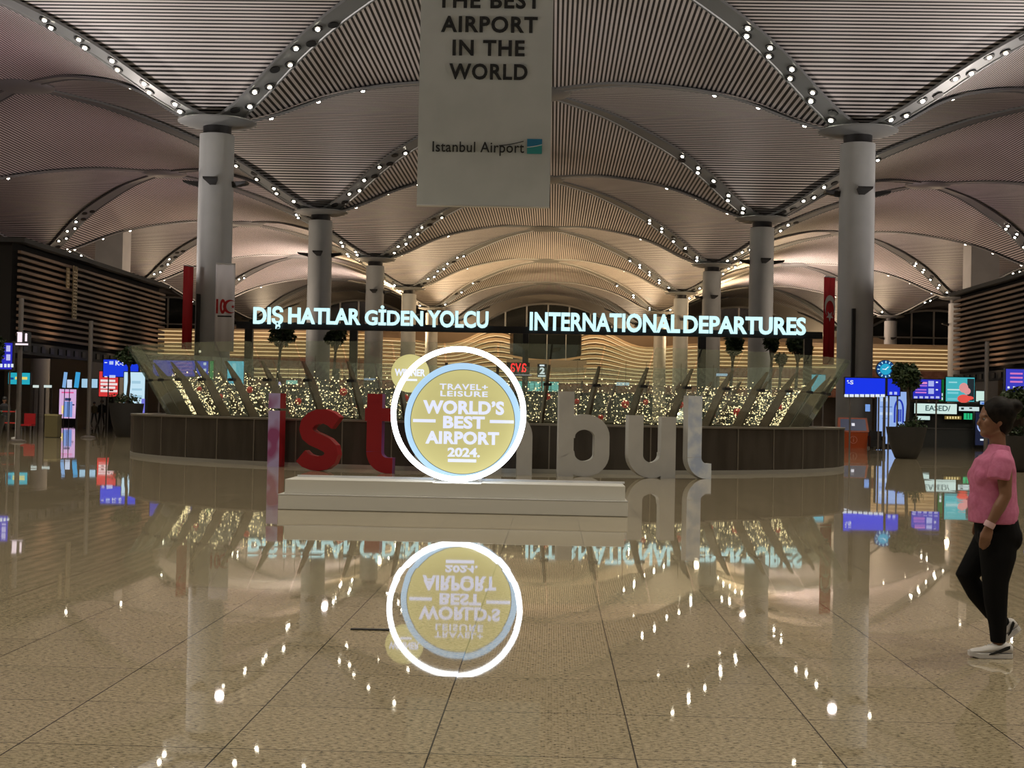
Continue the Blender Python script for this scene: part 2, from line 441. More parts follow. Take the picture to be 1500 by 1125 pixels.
# ------------------------------------------------------------------ vaulted ceiling
RW = 0.62        # half width of the ribs
def lens(center, axis):
    """one barrel lens between two columns. axis 0: spans in X, slats run along Y; axis 1 the other way"""
    mb = MB(); n = 56; H = BAY / 2
    rows = []
    for k in range(n + 1):
        u = -1 + 2 * k / n; au = abs(u)
        half = max((1 - au) * H - RW * .9, 0.0)
        if half <= 0: continue
        z = vault_z(1 - au)
        rows.append((u * H, half, z))
    vs = []
    for a, h, z in rows:
        vs += [(a, -h, z), (a, h, z)] if axis == 0 else [(-h, a, z), (h, a, z)]
    fs = [(2*k, 2*k+2, 2*k+3, 2*k+1) for k in range(len(rows) - 1)]
    mb.add([(x + center[0], y + center[1], z) for x, y, z in vs], fs)
    o = mb.build('ceiling', M['slat_y'] if axis == 0 else M['slat_x'], smooth=True)
    return struct(o)
def rib(cx, cy, sx, sy, wscale=1.0):
    mb = MB(); n = 44; H = BAY / 2
    d = Vector((sx, sy, 0)).normalized(); s = Vector((-d.y, d.x, 0))
    vs = []
    for k in range(n + 1):
        t = .02 + .98 * k / n
        w = RW * (1.0 + .9 * max(0, 1 - t / .12) ** 2) * (1 - .35 * max(0, (t - .55) / .45))
        p = Vector((cx + sx * H * t, cy + sy * H * t, vault_z(t) - .05))
        vs += [p + s * (w + .06) + Vector((0, 0, .10)), p + s * (w + .05) + Vector((0, 0, -.06)), p + s * (w - .06) + Vector((0, 0, -.06)), p + s * (w - .10),
               p - s * (w - .10), p - s * (w - .06) + Vector((0, 0, -.06)), p - s * (w + .05) + Vector((0, 0, -.06)), p - s * (w + .06) + Vector((0, 0, .10))]
    fs = []
    for k in range(n):
        for j in range(7): fs.append((8*k + j, 8*k + j + 1, 8*k + 9 + j, 8*k + 8 + j))
    mb.add(vs, fs)
    return struct(mb.build('ceiling_rib', M['rib'], smooth=True))
for n in range(-1, 7):
    for i in range(-2, 3):
        lens((colx(i) + BAY/2, rowy(n)), 0)
for n in range(-2, 7):
    for i in range(-2, 4):
        lens((colx(i), rowy(n) + BAY/2), 1)
for n in range(-1, 7):
    for i in range(-2, 4):
        for sx in (-1, 1):
            for sy in (-1, 1):
                if (i == -2 and sx < 0) or (i == 3 and sx > 0): continue
                rib(colx(i), rowy(n), sx, sy)
for n in range(-1, 7):
    for i in range(-2, 3):
        mb = MB(); mb.lathe([(.3, -.30), (1.7, -.28), (2.1, -.1), (2.1, .05)], (colx(i) + BAY/2, rowy(n) + BAY/2, ZA), 24)
        struct(mb.build('ceiling_node', M['rib'], smooth=True))

ROWN = ['rear', 'nearest', 'second', 'third', 'fourth', 'fifth', 'sixth']
SIDEN = {-1: 'left outer aisle', 0: 'left nave', 1: 'right nave', 2: 'right outer aisle'}
def build_column(i, n):
    x, y = colx(i), rowy(n)
    mb = MB(); mb.lathe([(1.06, 0), (1.06, .25), (.99, .3), (.97, 16.75)], (x, y, 0), 40)
    c = mb.build('column', M['column'], smooth=True, loc=(x, y, 0))
    struct(c, 'pale round column, %s row of the %s' % (ROWN[n], SIDEN[i]))
    mb = MB(); mb.lathe([(.78, 16.70), (.80, 17.30)], (x, y, 0), 32); mb.build('collar', M['black'], c, smooth=True)
    mb = MB(); mb.lathe([(.90, 17.22), (1.2, 17.24), (1.9, 17.34), (2.2, 17.46), (2.2, 17.52)], (x, y, 0), 40); mb.build('capital', M['rib'], c, smooth=True)
    for k in range(4):
        a = k * PI / 2 - PI / 2 + (.05 if k % 2 == 0 else -.02)
        dx, dy = math.cos(a), math.sin(a); s = Vector((-dy, dx, 0)); o = Vector((x, y, 14.0)); d = Vector((dx, dy, 0))
        mb = MB()
        A = o + d * .96
        vs = [A + s * .28 + Vector((0, 0, .10)), A - s * .28 + Vector((0, 0, .10)), A + d * .85 + s * .42 + Vector((0, 0, .14)), A + d * .85 - s * .42 + Vector((0, 0, .14)),
              A + s * .16 + Vector((0, 0, -.20)), A - s * .16 + Vector((0, 0, -.20)), A + d * .80 + s * .40 + Vector((0, 0, .02)), A + d * .80 - s * .40 + Vector((0, 0, .02))]
        mb.add(vs, [(0, 1, 3, 2), (4, 6, 7, 5), (0, 2, 6, 4), (1, 5, 7, 3), (2, 3, 7, 6), (0, 4, 5, 1)])
        mb.build('uplight_bracket', M['black'], c)
    return c
columns = {}
for n in range(1, 7):
    for i in (-1, 0, 1, 2):
        p = proj((colx(i), rowy(n), 15))
        if p and -60 < p[0] < 1560: columns[(i, n)] = build_column(i, n)

# ------------------------------------------------------------------ spotlights along the ribs
ORD = ['lowest', 'second', 'third', 'fourth', 'fifth', 'sixth', 'seventh', 'eighth', 'ninth', 'topmost', 'eleventh', 'twelfth']
can_me = lens_me = None
def spot_meshes():
    mb = MB(); mb.lathe([(.23, -.05), (.28, -.05), (.28, .02), (.23, .02), (.21, -.01)], (0, 0, 0), 16); a = mb.build('ceiling_spotlight', M['black'], smooth=True)
    mb = MB(); mb.ball((0, 0, -.07), .115, 12, 6, (1, 1, .55)); b = mb.build('lamp_lens', M['bulb'], smooth=True)
    ma, mb_ = a.data, b.data
    bpy.data.objects.remove(a); bpy.data.objects.remove(b)
    mc = mb_.copy(); mc.materials.clear(); mc.materials.append(M['bulb_far'])
    return ma, mb_, mc
can_me, lens_me, lens_dim = spot_meshes()
nspots = 0
for n in range(1, 6):
    for i in (-1, 0, 1, 2):
        for sx in (-1, 1):
            for sy in (-1, 1):
                # ribs that turn their back to the hall entrance carry fewer visible lamps
                ts = (.10, .175, .25, .325, .40) if sy < 0 else (.14, .27, .40)
                if n >= 5: ts = ts[::2]
                d = Vector((sx, sy, 0)).normalized(); s = Vector((-d.y, d.x, 0))
                dirn = ('inner' if (sx > 0) == (i < 1) else 'outer') + ' ' + ('front' if sy < 0 else 'back')
                idx = 0
                for t in ts:
                    for q in ((-1, 1) if sy < 0 else (0,)):
                        tt = t + (.012 * q)
                        p = Vector((colx(i) + sx * BAY/2 * tt, rowy(n) + sy * BAY/2 * tt, vault_z(tt) - .09)) + s * (.27 * q)
                        pp = proj(p)
                        idx += 1
                        if pp and p.y > 66 and ((pp[0] < 232 and pp[1] > 352 + .335*(pp[0] - 20)) or (pp[0] > 1392 and pp[1] > 432 - .26*(pp[0] - 1390))): continue
                        if not pp or not (-25 < pp[0] < 1525 and -25 < pp[1] < 700): continue
                        dz = (vault_z(tt + .02) - vault_z(tt - .02)) / (.04 * BAY/2 * math.sqrt(2))
                        nrm = Vector((d.x * dz, d.y * dz, -1))
                        rot = nrm.to_track_quat('-Z', 'Y').to_euler()
                        c = bpy.data.objects.new('ceiling_spotlight', can_me); COL.objects.link(c); c.location = p; c.rotation_euler = rot
                        tag(c, '%s spotlight up the %s rib of the %s row %s column' % (ORD[idx - 1], dirn, ROWN[n], SIDEN[i]), 'ceiling light', 'spotlights along the vault ribs')
                        lit = random.random()
                        if lit < .70 or sy > 0:
                            l = bpy.data.objects.new('lamp_lens', lens_me if lit < .42 else lens_dim); COL.objects.link(l); l.parent = c
                        nspots += 1
print('SPOTS', nspots)

# ------------------------------------------------------------------ slatted retail buildings on both sides
def slat_building(side, X, y0, y1, zb, zt, depth):
    s = -1 if side == 'left' else 1
    root = thing('slatted_building', 'dark brown timber-slatted upper storey along the %s side of the hall' % side, 'building', (X, (y0 + y1) / 2, 0))
    mb = MB(); mb.box(X + s * (depth/2 + .35), (y0 + y1)/2, (zb + zt)/2, depth, y1 - y0, zt - zb); mb.build('backing_wall', M['woodback'], root)
    mb = MB(); mb.box(X + s * (depth/2), (y0 + y1)/2, zt + .1, depth + .6, y1 - y0 + .4, .22); mb.build('roof_edge', M['dark'], root)
    n = int((zt - zb - .3) / .30); fr = MB()
    for k in range(n):
        z = zb + .35 + k * .30
        fr.box(X, (y0 + y1)/2, z, .16, y1 - y0, .13)
        fr.box(X + s * depth/2, y1, z, depth, .16, .13)
    o = fr.build('slat_screen', M['wood'], root)
    mb = MB(); mb.box(X + s * .1, (y0 + y1)/2, zb - .25, .3, y1 - y0, .55); mb.build('fascia', M['shade'], root)
    for k in range(int((y1 - y0) / 1.2)):
        mb = MB(); mb.box(X - s * .08, y0 + .8 + k * 1.2, zb - .25, .08, .5, .3); mb.build('vent_slot', M['black'], root)
    # ground level behind
    mb = MB(); mb.box(X + s * 15, (y0 + y1)/2, zb / 2 - .3, .3, y1 - y0 + 4, zb - .6)
    mb.build('shop_front', M['shade'], root)
    for k in (0, 5):
        mb = MB(); mb.box(X + s * 3, y0 + 1 + k * (y1 - y0 - 2) / 5, (zb - .5)/2, .5, .5, zb - .5); mb.build('support_pier', M['shade'], root)
    return root
slat_building('left', -25.2, 66.0, 91.0, 4.3, 9.0, 9)
slat_building('right', 25.0, 56.0, 89.0, 4.3, 9.2, 9)
mbl = MB()
root = thing('lattice_panel', 'narrow pale gold lattice panel mounted on the left slatted wall', 'panel', (-25.0, 72.5, 6.6))
for (yy, z0, z1, w) in ((72.0, 7.4, 8.4, .35), (73.1, 5.9, 8.6, .6)):
    for k in range(int((z1 - z0) / .16)):
        mbl.box(-24.95, yy, z0 + k * .16, .05, w, .07)
    for q in (-1, 0, 1): mbl.box(-24.95, yy + q * w/2.2, (z0 + z1)/2, .06, .05, z1 - z0)
mbl.build('lattice', mat('gold lattice', (.42, .34, .22), .4, .4), root)
# warm wall washers tucked under the building edges
for side, X, s in (('left', -25.2, -1), ('right', 25.0, 1)):
    for y in (70, 80, 88):
        add_light('wall_washer', 'SPOT', (X - s * 2.2, y, 3.6), 330, (1, .70, .45), (s * .62, 0, .8), .1, 1.5, 1.0)

# pale rectangular shafts that carry on up to the roof beyond the buildings
for (px, nm) in ((165, 'left'), (1437, 'right')):
    p = P(px, 400, 164)
    mb = MB(); mb.box(p.x, 164, 11.2, 3.2, 3.2, 22.4)
    struct(mb.build('pillar', M['column'], loc=(p.x, 164, 0)), 'pale square shaft rising behind the %s slatted building' % nm)

# ------------------------------------------------------------------ far end: windows, wave slat wall, shops
root_y = 240.0
def wave_wall():
    w = thing('wave_slat_wall', 'tan wavy slatted wall with glowing cove lines at the far end of the hall', 'wall panel', (XC, root_y, 0))
    X0, X1 = -58, 58
    back = MB(); back.box(XC, root_y + .8, 10.6, X1 - X0, .6, 9.0); back.build('backing', mat('tan wall', (.20, .145, .095), .8), w)
    for k in range(11):
        sl = MB(); gl = MB(); N = 96
        rows = []; g = []
        for j in range(N + 1):
            x = X0 + (X1 - X0) * j / N; ax = abs(x - XC)
            bump = 2.0 * math.exp(-((ax - 8.5) / 4.5) ** 2) * (k / 10) - .9 * math.exp(-((ax - 17) / 5.5) ** 2) * (k / 10)
            yy = root_y - .35 - .9 * math.exp(-((ax - 10) / 6) ** 2) * (1 + math.sin(k * .9)) * .5
            z = 6.8 + k * .66 + bump
            if k > 5 and ax < 5.6: rows.append(None); continue
            rows.append((x, yy, z))
        def strip(mb, half, dy, th, zo):
            prev = None
            for r in rows:
                if r is None: prev = None; continue
                x, y, z = r; z += zo
                ring = [(x, y - dy, z - half), (x, y - dy, z + half), (x, y - dy + th, z + half), (x, y - dy + th, z - half)]
                if prev is None:
                    o = len(mb.v); mb.add(ring, [(0, 1, 2, 3)])
                else:
                    o = len(mb.v) - 4; mb.v += ring
                    for a in range(4):
                        b2 = (a + 1) % 4; mb.f.append([o + a, o + b2, o + 4 + b2, o + 4 + a]); mb.mi.append(0)
                prev = r
        strip(sl, .20, .25, .3, 0); strip(gl, .07, .02, .1, -.30)
        sl.build('wave_slat', M['wave_wood'], w, smooth=True)
        gl.build('cove_strip', M['cove'], w)
    return w
wave_root = wave_wall()
mb = MB(); mb.box(-1.0, 239.7, 12.4, 11.4, .5, 4.4); gz = mb.build('glazed_opening', mat('dark opening glass', (.010, .013, .011), .15), wave_root)
for q in (-3.2, 0.0, 3.2):
    mb = MB(); mb.box(-1.0 + q, 239.4, 12.4, .16, .12, 4.4); mb.build('mullion', M['palemetal'], gz)
mb = MB(); mb.box(-1.0, 239.3, 9.3, 13.5, .7, 1.9); mb.build('plain_fascia', mat('grey tan fascia', (.30, .25, .19), .7), wave_root)
mb = MB(); mb.box(XC, 239, 5.6, 116, 1.4, 1.5); mb.build('fascia', M['brick'], wave_root)
mb = MB(); mb.box(XC, 241.2, 3.2, 116, .8, 6.4); mb.build('backing_base', M['shade'], wave_root)

# mezzanine decks left and right with straight lit slat fronts
def lit_deck(x0, x1, d, z0, z1, label):
    r = thing('slatted_deck', label, 'mezzanine', ((x0 + x1)/2, d, 0))
    mb = MB(); mb.box((x0 + x1)/2, d + 1, (z0 + z1)/2, x1 - x0, 1.4, z1 - z0); mb.build('deck_front', mat('deck tan', (.38, .28, .16), .7), r)
    mb = MB(); n = int((z1 - z0)/.55)
    for k in range(n): mb.box((x0 + x1)/2, d + .22, z0 + .3 + k * .55, x1 - x0, .14, .10)
    mb.build('cove_strip', M['cove'], r)
    mb = MB(); mb.box((x0 + x1)/2, d + .7, z0 - .7, x1 - x0 + 1, 1.8, 1.4); mb.build('lower_band', M['brick'], r)
    for q in (.15, .5, .85):
        mb = MB(); mb.box(x0 + (x1 - x0)*q, d + 1.0, (z0 - 1.3)/2, .7, .7, z0 - 1.3); mb.build('deck_post', M['shade'], r)
    return r
lit_deck(-62, -26, 205, 8.6, 12.6, 'lit tan slatted mezzanine front seen left of the third left column')
lit_deck(24, 60, 205, 8.4, 12.2, 'lit tan slatted mezzanine front seen beyond the right flag')
# back windows under the last vault
for k, (xa, xb) in enumerate(((-50, -22), (-17, 15), (20, 48), (53, 86), (-88, -55))):
    mb = MB(); pts = []
    for j in range(25):
        u = -1 + 2*j/24; pts.append(((xa + xb)/2 + u*(xb - xa)/2, 14.2 + 7.2 * (1 - abs(u) ** 2.2)))
    mb.prism_y([(xa, 13.8)] + pts + [(xb, 13.8)], 261.0, 261.3)
    wdw = struct(mb.build('window_%d' % (k + 1), mat('night glass %d' % k, (.008, .012, .012), .08)))
    mb = MB()
    for j in range(0, 9):
        u = -1 + 2*j/8; x = (xa + xb)/2 + u*(xb - xa)/2*.98; zt = 14.2 + 7.2 * (1 - abs(u) ** 2.2)
        if zt > 14.6: mb.box(x, 260.9, (13.8 + zt)/2, .28, .25, zt - 13.8)
    mb.box((xa + xb)/2, 260.9, 16.4, (xb - xa)*.9, .22, .25)
    for j in range(24):
        a, b2 = pts[j], pts[j+1]
        mb.tube([(a[0], 260.9, a[1]), (b2[0], 260.9, b2[1])], .22, 6)
    mb.build('window_frame', M['palemetal'], wdw)
# dark shop band at floor level under the far mezzanine
mb = MB(); mb.box(XC, 242, 2.9, 120, .5, 5.8); struct(mb.build('wall_shops', mat('shop wall', (.22, .19, .13), .7)))
def lit_sign(name, label, px, d, color, s=1.0, depth=.12, cat='sign', group=None, board=None, posts=False):
    cx, cz, w, h = rect(*px, d)
    mb = MB(); mb.box(cx, d + depth/2 + .02, cz, w, depth, h)
    o = mb.build(name, board or M['black'], loc=(cx, d, cz)); tag(o, label, cat, group)
    mb = MB(); mb.box(cx, d, cz, w * .96, .03, h * .94); mb.build('lit_face', em(*color, s), o)
    if posts:
        for q in (-.42, .42):
            mb = MB(); mb.tube([(cx + q*w, d + depth, 0), (cx + q*w, d + depth, cz - h*.4)], .05, 6); mb.build('post', M['frame'], o)
    return o
# ------------------------------------------------------------------ oval glass balustrade around the void
OC = Vector((-2.0, 43.6)); OA, OB = 10.75, 9.0; OROT = math.radians(-4)
def oval(a, k=1.0, off=0.0):
    x, y = (OA + off) * k * math.cos(a), (OB + off) * k * math.sin(a)
    c, s = math.cos(OROT), math.sin(OROT)
    return Vector((OC.x + c*x - s*y, OC.y + s*x + c*y))
NP = 48
# equal arc length stations
fine = [oval(2*PI*k/2000) for k in range(2001)]
acc = [0]
for k in range(2000): acc.append(acc[-1] + (fine[k+1] - fine[k]).length)
def station(q):
    L = (q % 1.0) * acc[-1]; lo, hi = 0, 2000
    while hi - lo > 1:
        mid = (lo + hi)//2
        if acc[mid] <= L: lo = mid
        else: hi = mid
    return 2*PI*(lo + (L - acc[lo])/max(1e-9, acc[hi] - acc[lo]))/2000
bal = thing('oval_balustrade', 'large oval balustrade with bronze cladding, leaning fins and glass around the floor opening', 'balustrade', (OC.x, OC.y, 0))
WT = 1.16
clad = MB(); seam = MB()
angs = [station(k/NP) for k in range(NP)]
def ringwall(mb, z0, z1, off_out, off_in, n=192):
    vs = []
    for k in range(n):
        a = 2*PI*k/n; o, i2 = oval(a, 1, off_out), oval(a, 1, off_in)
        vs += [(o.x, o.y, z0), (o.x, o.y, z1), (i2.x, i2.y, z1), (i2.x, i2.y, z0)]
    fs = []
    for k in range(n):
        p, q = 4*k, 4*((k+1) % n)
        for j in range(4): fs.append((p+j, q+j, q+(j+1) % 4, p+(j+1) % 4))
    mb.add(vs, fs)
ringwall(clad, .10, WT, 0, -.35); clad.build('cladding', M['clad'], bal, smooth=True)
mb = MB(); ringwall(mb, 0, .10, .02, -.3); mb.build('base_trim', M['palemetal'], bal, smooth=True)
mb = MB(); ringwall(mb, WT, WT + .05, .03, -.5); mb.build('top_trim', M['seam'], bal, smooth=True)
for a in angs:
    p = oval(a, 1, .006); t = (oval(a + .01) - oval(a - .01)).normalized()
    seam = MB(); seam.box(p.x, p.y, (.1 + WT)/2, .03, .02, WT - .1, math.atan2(t.y, t.x)); seam.build('panel_joint', M['seam'], bal)
LEAN_B, LEAN_T = -1.05, .12       # inset of the glass foot, overhang of its top
GZ0, GZ1, GZ2 = WT + .05, 2.18, 3.15
def lean(z): return LEAN_B + (LEAN_T - LEAN_B) * (z - GZ0) / (GZ2 - GZ0)
for k in range(NP):
    a = angs[k]; t = (oval(a + .01) - oval(a - .01)).normalized(); nrm = Vector((t.y, -t.x))
    def q3(z, extra, side): 
        p = oval(a, 1, lean(z) + extra); return (p.x + t.x*side, p.y + t.y*side, z)
    fin = MB(); w = .035
    sec = [(GZ0, -.02, .30), (1.7, .0, .27), (2.2, .02, .22), (2.66, .03, .04)]
    vs = []
    for z, e0, dp in sec: vs += [q3(z, -e0, -w), q3(z, -e0, w), q3(z, -e0 - dp, w), q3(z, -e0 - dp, -w)]
    fs = [(0, 3, 2, 1), (12, 13, 14, 15)]
    for j in range(3):
        for s4 in range(4): fs.append((4*j + s4, 4*j + (s4+1) % 4, 4*j + 4 + (s4+1) % 4, 4*j + 4 + s4))
    fin.add(vs, fs); f_ob = fin.build('fin', M['fin'], bal)
    cl = MB(); c0 = q3(GZ1, .03, 0); cl.box(c0[0], c0[1], c0[2], .20, .12, .07, math.atan2(t.y, t.x)); cl.build('glass_clamp', M['black'], f_ob)
    # pane between this fin and the next
    a2 = angs[(k+1) % NP] + (2*PI if k == NP-1 else 0); g = MB(); th = .016
    ga, gb = a + (a2 - a) * .02, a2 - (a2 - a) * .02
    for z0, z1 in ((GZ0, GZ1 - .012), (GZ1 + .012, GZ2)):
        vs = []
        for aa in (ga, gb):
            for z in (z0, z1):
                for e in (.03, .03 + th):
                    p = oval(aa, 1, lean(z) + e); vs.append((p.x, p.y, z))
        g.add(vs, [(0, 1, 3, 2), (4, 6, 7, 5), (0, 4, 5, 1), (2, 3, 7, 6), (0, 2, 6, 4), (1, 5, 7, 3)])
    g.build('glass_pane', M['glass'], bal)

# strings of warm lights hung inside the glass, and red baubles among them
def fairy(name, a0, a1, count, label, seed):
    rnd = random.Random(seed); b = MB(); b.use(0)
    for k in range(count):
        a = a0 + (a1 - a0) * rnd.random()
        z = GZ0 + .03 + (1.05) * (rnd.random() ** 1.25)
        if rnd.random() < .45: z = GZ0 + .06 + round((z - GZ0)/.16)*.16 + .03*math.sin(a*60) + rnd.uniform(-.015, .015)
        p = oval(a, 1, lean(z) - .72 - rnd.random()*.15); r = rnd.choice((.008, .010, .012, .014, .018, .024))
        b.add([(p.x + r, p.y, z), (p.x - r, p.y, z), (p.x, p.y + r, z), (p.x, p.y - r, z), (p.x, p.y, z + r), (p.x, p.y, z - r)],
              [(0, 2, 4), (2, 1, 4), (1, 3, 4), (3, 0, 4), (2, 0, 5), (1, 2, 5), (3, 1, 5), (0, 3, 5)])
    b.use(1)
    nst = 7
    for s in range(nst):
        z0 = GZ0 + .08 + s*.155; prev = None
        for k in range(121):
            a = a0 + (a1 - a0)*k/120; z = z0 + .03*math.sin(a*60)
            p = oval(a, 1, lean(z) - .70)
            cur = [(p.x, p.y, z - .004), (p.x, p.y, z + .004)]
            if prev: b.add(prev + cur, [(0, 2, 3, 1)])
            prev = cur
    o = b.build(name, [M['fairy'], M['wire']])
    return tag(o, label, 'string lights', None, 'stuff')
fairy('fairy_lights', PI + .05, 2*PI - .05, 2700, 'warm fairy light strings glowing behind the near glass of the oval balustrade', 3)
fairy('fairy_lights', .0, PI, 2000, 'warm fairy light strings along the far inner side of the oval balustrade', 5)
for k, (px, py, d, r, w) in enumerate(((802, 581, 36, 5, 'just right of the big glowing ring'), (845, 588, 37, 4, 'beside the top of the letter b'), (916, 592, 35.5, 6, 'above the left arm of the letter u'), (946, 589, 37, 4, 'above the gap of the letter u'),
        (997, 593, 36, 5, 'just left of the tall letter l'), (880, 611, 35.5, 4, 'low over the bowl of the letter b'), (437, 588, 36, 5, 'above the red letter s at its left'), (366, 571, 39, 5, 'left of the lavender letter i, high up'), (421, 606, 36, 4, 'low beside the red edge'),
        (503, 574, 37, 6, 'above the top right of the red letter s'), (461, 568, 38, 4, 'high above the red letter s'), (1080, 604, 37, 6, 'right of the tall letter l, the largest there'), (1044, 608, 37, 4, 'low beside the tall letter l'), (1143, 597, 39, 4, 'near the right end of the glass'),
        (292, 570, 41, 4, 'near the left end of the glass'), (525, 596, 36, 4, 'just left of the red letter t'), (594, 583, 36, 5, 'inside the left edge of the big ring'), (323, 581, 40, 4, 'midway between the glass end and letter i'))):
    d = 33.0
    for q in range(400):
        d = 33.0 + q*.03; c = P(px, py, d)
        c2, s2 = math.cos(OROT), math.sin(OROT); ux_, uy_ = (c.x - OC.x)*c2 + (c.y - OC.y)*s2, -(c.x - OC.x)*s2 + (c.y - OC.y)*c2
        e = lean(c.z) - 1.0
        if (ux_/(OA + e))**2 + (uy_/(OB + e))**2 < 1: break
    R = r / F * d
    mb = MB(); mb.ball((c.x, c.y, c.z), R, 12, 8); o = mb.build('red_bauble', M['red'], smooth=True, loc=(c.x, c.y, c.z))
    tag(o, 'red bauble hanging among the fairy lights ' + w, 'bauble', 'red baubles in the light curtain')
    mb = MB(); mb.tube([(c.x, c.y, c.z + R*.9), (c.x, c.y, GZ2 - .3)], .006, 5); mb.build('hanging_thread', M['wire'], o)

# ------------------------------------------------------------------ letters "istanbul" on the floor in front of the balustrade
def arc(cx, cz, rx, rz, a0, a1, n=20):
    return [(cx + rx*math.cos(math.radians(a0 + (a1 - a0)*k/n)), cz + rz*math.sin(math.radians(a0 + (a1 - a0)*k/n))) for k in range(n + 1)]
def letter(ch, px, gy, rotdeg, front, side, label, H=1.46, W=.36, depth=.26):
    d = HC * F / (gy - (603.4 + (px - 808)*.0192))
    g = P(px, gy, d); x0 = g.x
    mb = MB(); y0, y1 = -depth/2, depth/2
    def rib(pts, w=W, j=0.0): mb.ribbon(pts, w, y0 + j, y1 - j)
    if ch == 'i':
        rib([(0, 0), (0, H*.97)]); mb.use(0); rib([(0, H*1.01), (0, H*1.27)])
    elif ch == 's':
        k = 1.0
        pts = [(-.42, .34), (-.30, .235), (-.14, .18), (.02, .172), (.17, .20), (.28, .28), (.325, .40), (.30, .52), (.20, .61), (.04, .68), (-.14, .75), (-.26, .84), (-.305, .97), (-.27, 1.10), (-.17, 1.20), (-.02, 1.265), (.14, 1.27), (.29, 1.22), (.42, 1.12)]
        rib([(x*1.05, z*H/1.44) for x, z in pts], .345)
    elif ch == 't':
        rib([(-.05, H*1.26), (-.05, .50)] + arc(.27, .50, .32, .32, 180, 262, 10) + [(.40, .18)], W)
        rib([(-.28, H*.93), (.40, H*.93)], .30, .002)
    elif ch == 'a':
        rib([(.32, 0), (.32, H*.62)] + arc(0, H*.62, .32, H*.38 - W/2, 0, 150, 14), W)
        rib(arc(-.02, .40, .34, .40 - W/2 + .02, 60, 300, 20), W*.9, .002); rib([(.0, .80), (.32, .80)], .26, .003)
    elif ch == 'n':
        rib([(-.36, 0), (-.36, H)], W, .002)
        rib([(-.36, H*.55)] + arc(0, H*.62, .36, H*.38 - W/2 + .01, 180, 0, 18) + [(.36, 0)], W)
    elif ch == 'b':
        rib([(-.42, 0), (-.42, H*1.36)], W, .002)
        rib([(-.42, .55)] + arc(.02, .52, .41, .52 - W/2, 180, 360, 18) + arc(.02, H - .52, .41, .52 - W/2, 0, 180, 18) + [(-.39, .9)], W)
    elif ch == 'u':
        rib([(-.40, H)] + [(-.40, .55)] + arc(-.01, .54, .39, .54 - W/2, 180, 360, 20) + [(.38, .6)], W)
        rib([(.40, 0), (.40, H*.985)], W, .002)
    elif ch == 'l':
        rib([(-.12, H*1.33), (-.12, .50)] + arc(.20, .50, .32, .32, 180, 268, 12) + [(.32, .18)], W)
    o = mb.build('letter_' + ch, [side, front])
    # front faces get the face finish
    me = o.data
    for p in me.polygons:
        if p.normal.y < -.9: p.material_index = 1
    o.location = (x0, d, 0); o.rotation_euler = (0, 0, math.radians(rotdeg))
    tag(o, label, 'letter', 'free-standing letters spelling a city name')
    return o
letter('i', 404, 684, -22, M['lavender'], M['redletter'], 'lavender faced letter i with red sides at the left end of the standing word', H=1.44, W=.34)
letter('s', 468, 690, -14, M['redletter'], M['redletter'], 'big red letter s standing beside the lavender letter i')
letter('t', 552, 693, -8, M['redletter'], mat('purple side', (.20, .05, .20), .4), 'red letter t half hidden by the left edge of the glowing ring')
letter('a', 640, 694, -2, M['whiteletter'], M['whiteletter'], 'letter a hidden behind the gold award disc')
letter('n', 745, 695, 5, M['whiteletter'], M['whiteletter'], 'white letter n showing its right leg past the glowing ring')
letter('b', 853, 697.5, 8, M['whiteletter'], M['whiteletter'], 'white letter b with tall stem right of the ring')
letter('u', 952, 699.5, 14, M['whiteletter'], M['whiteletter'], 'white letter u between the letters b and l')
letter('l', 1020, 700.5, 20, M['palereflect'], M['whiteletter'], 'tall pale blue letter l at the right end of the standing word')

# ------------------------------------------------------------------ white plinth
PD = 20.6
px0 = P(407, 740, PD).x; px1 = P(920, 740, PD).x
pl = thing('plinth', 'low white two-step plinth under the glowing award ring', 'plinth', ((px0 + px1)/2, PD + .75, 0))
PCX = (px0 + px1)/2; PW = px1 - px0
def bevbox(name, cx, cy, cz, sx, sy, sz, mt, parent, bev=.012):
    mb = MB(); mb.box(cx, cy, cz, sx, sy, sz); o = mb.build(name, mt, parent)
    md = o.modifiers.new('b', 'BEVEL'); md.width = bev; md.segments = 2
    return o
bevbox('lower_step', PCX, PD + .75, .115, PW, 1.5, .23, M['plinth'], pl)
xa, xb = P(634, 705, PD + .1).x, P(705, 705, PD + .1).x; xl, xr = PCX + .02 - (PW - .12)/2, PCX + .02 + (PW - .12)/2
mb = MB(); mb.prism_y([(xl, .23), (xr, .23), (xr, .44), (xb, .44), (xb, .428), (xa, .428), (xa, .44), (xl, .44)], PD + .09, PD + 1.43)
o = mb.build('upper_step', M['plinth'], pl); md = o.modifiers.new('b', 'BEVEL'); md.width = .008; md.segments = 2
mb = MB(); mb.box(PCX, PD + .012, .222, PW + .004, .03, .012); mb.build('edge_trim', M['plinthedge'], pl)
for (xa, xb, dd) in ((436, 635, .86), (706, 915, .84)):
    a = P(xa, 703, PD + dd).x; b2 = P(xb, 703, PD + dd).x
    mb = MB(); mb.box((a + b2)/2, PD + dd, .455, b2 - a, .05, .03); mb.build('cable_cover', M['plinthedge'], pl)


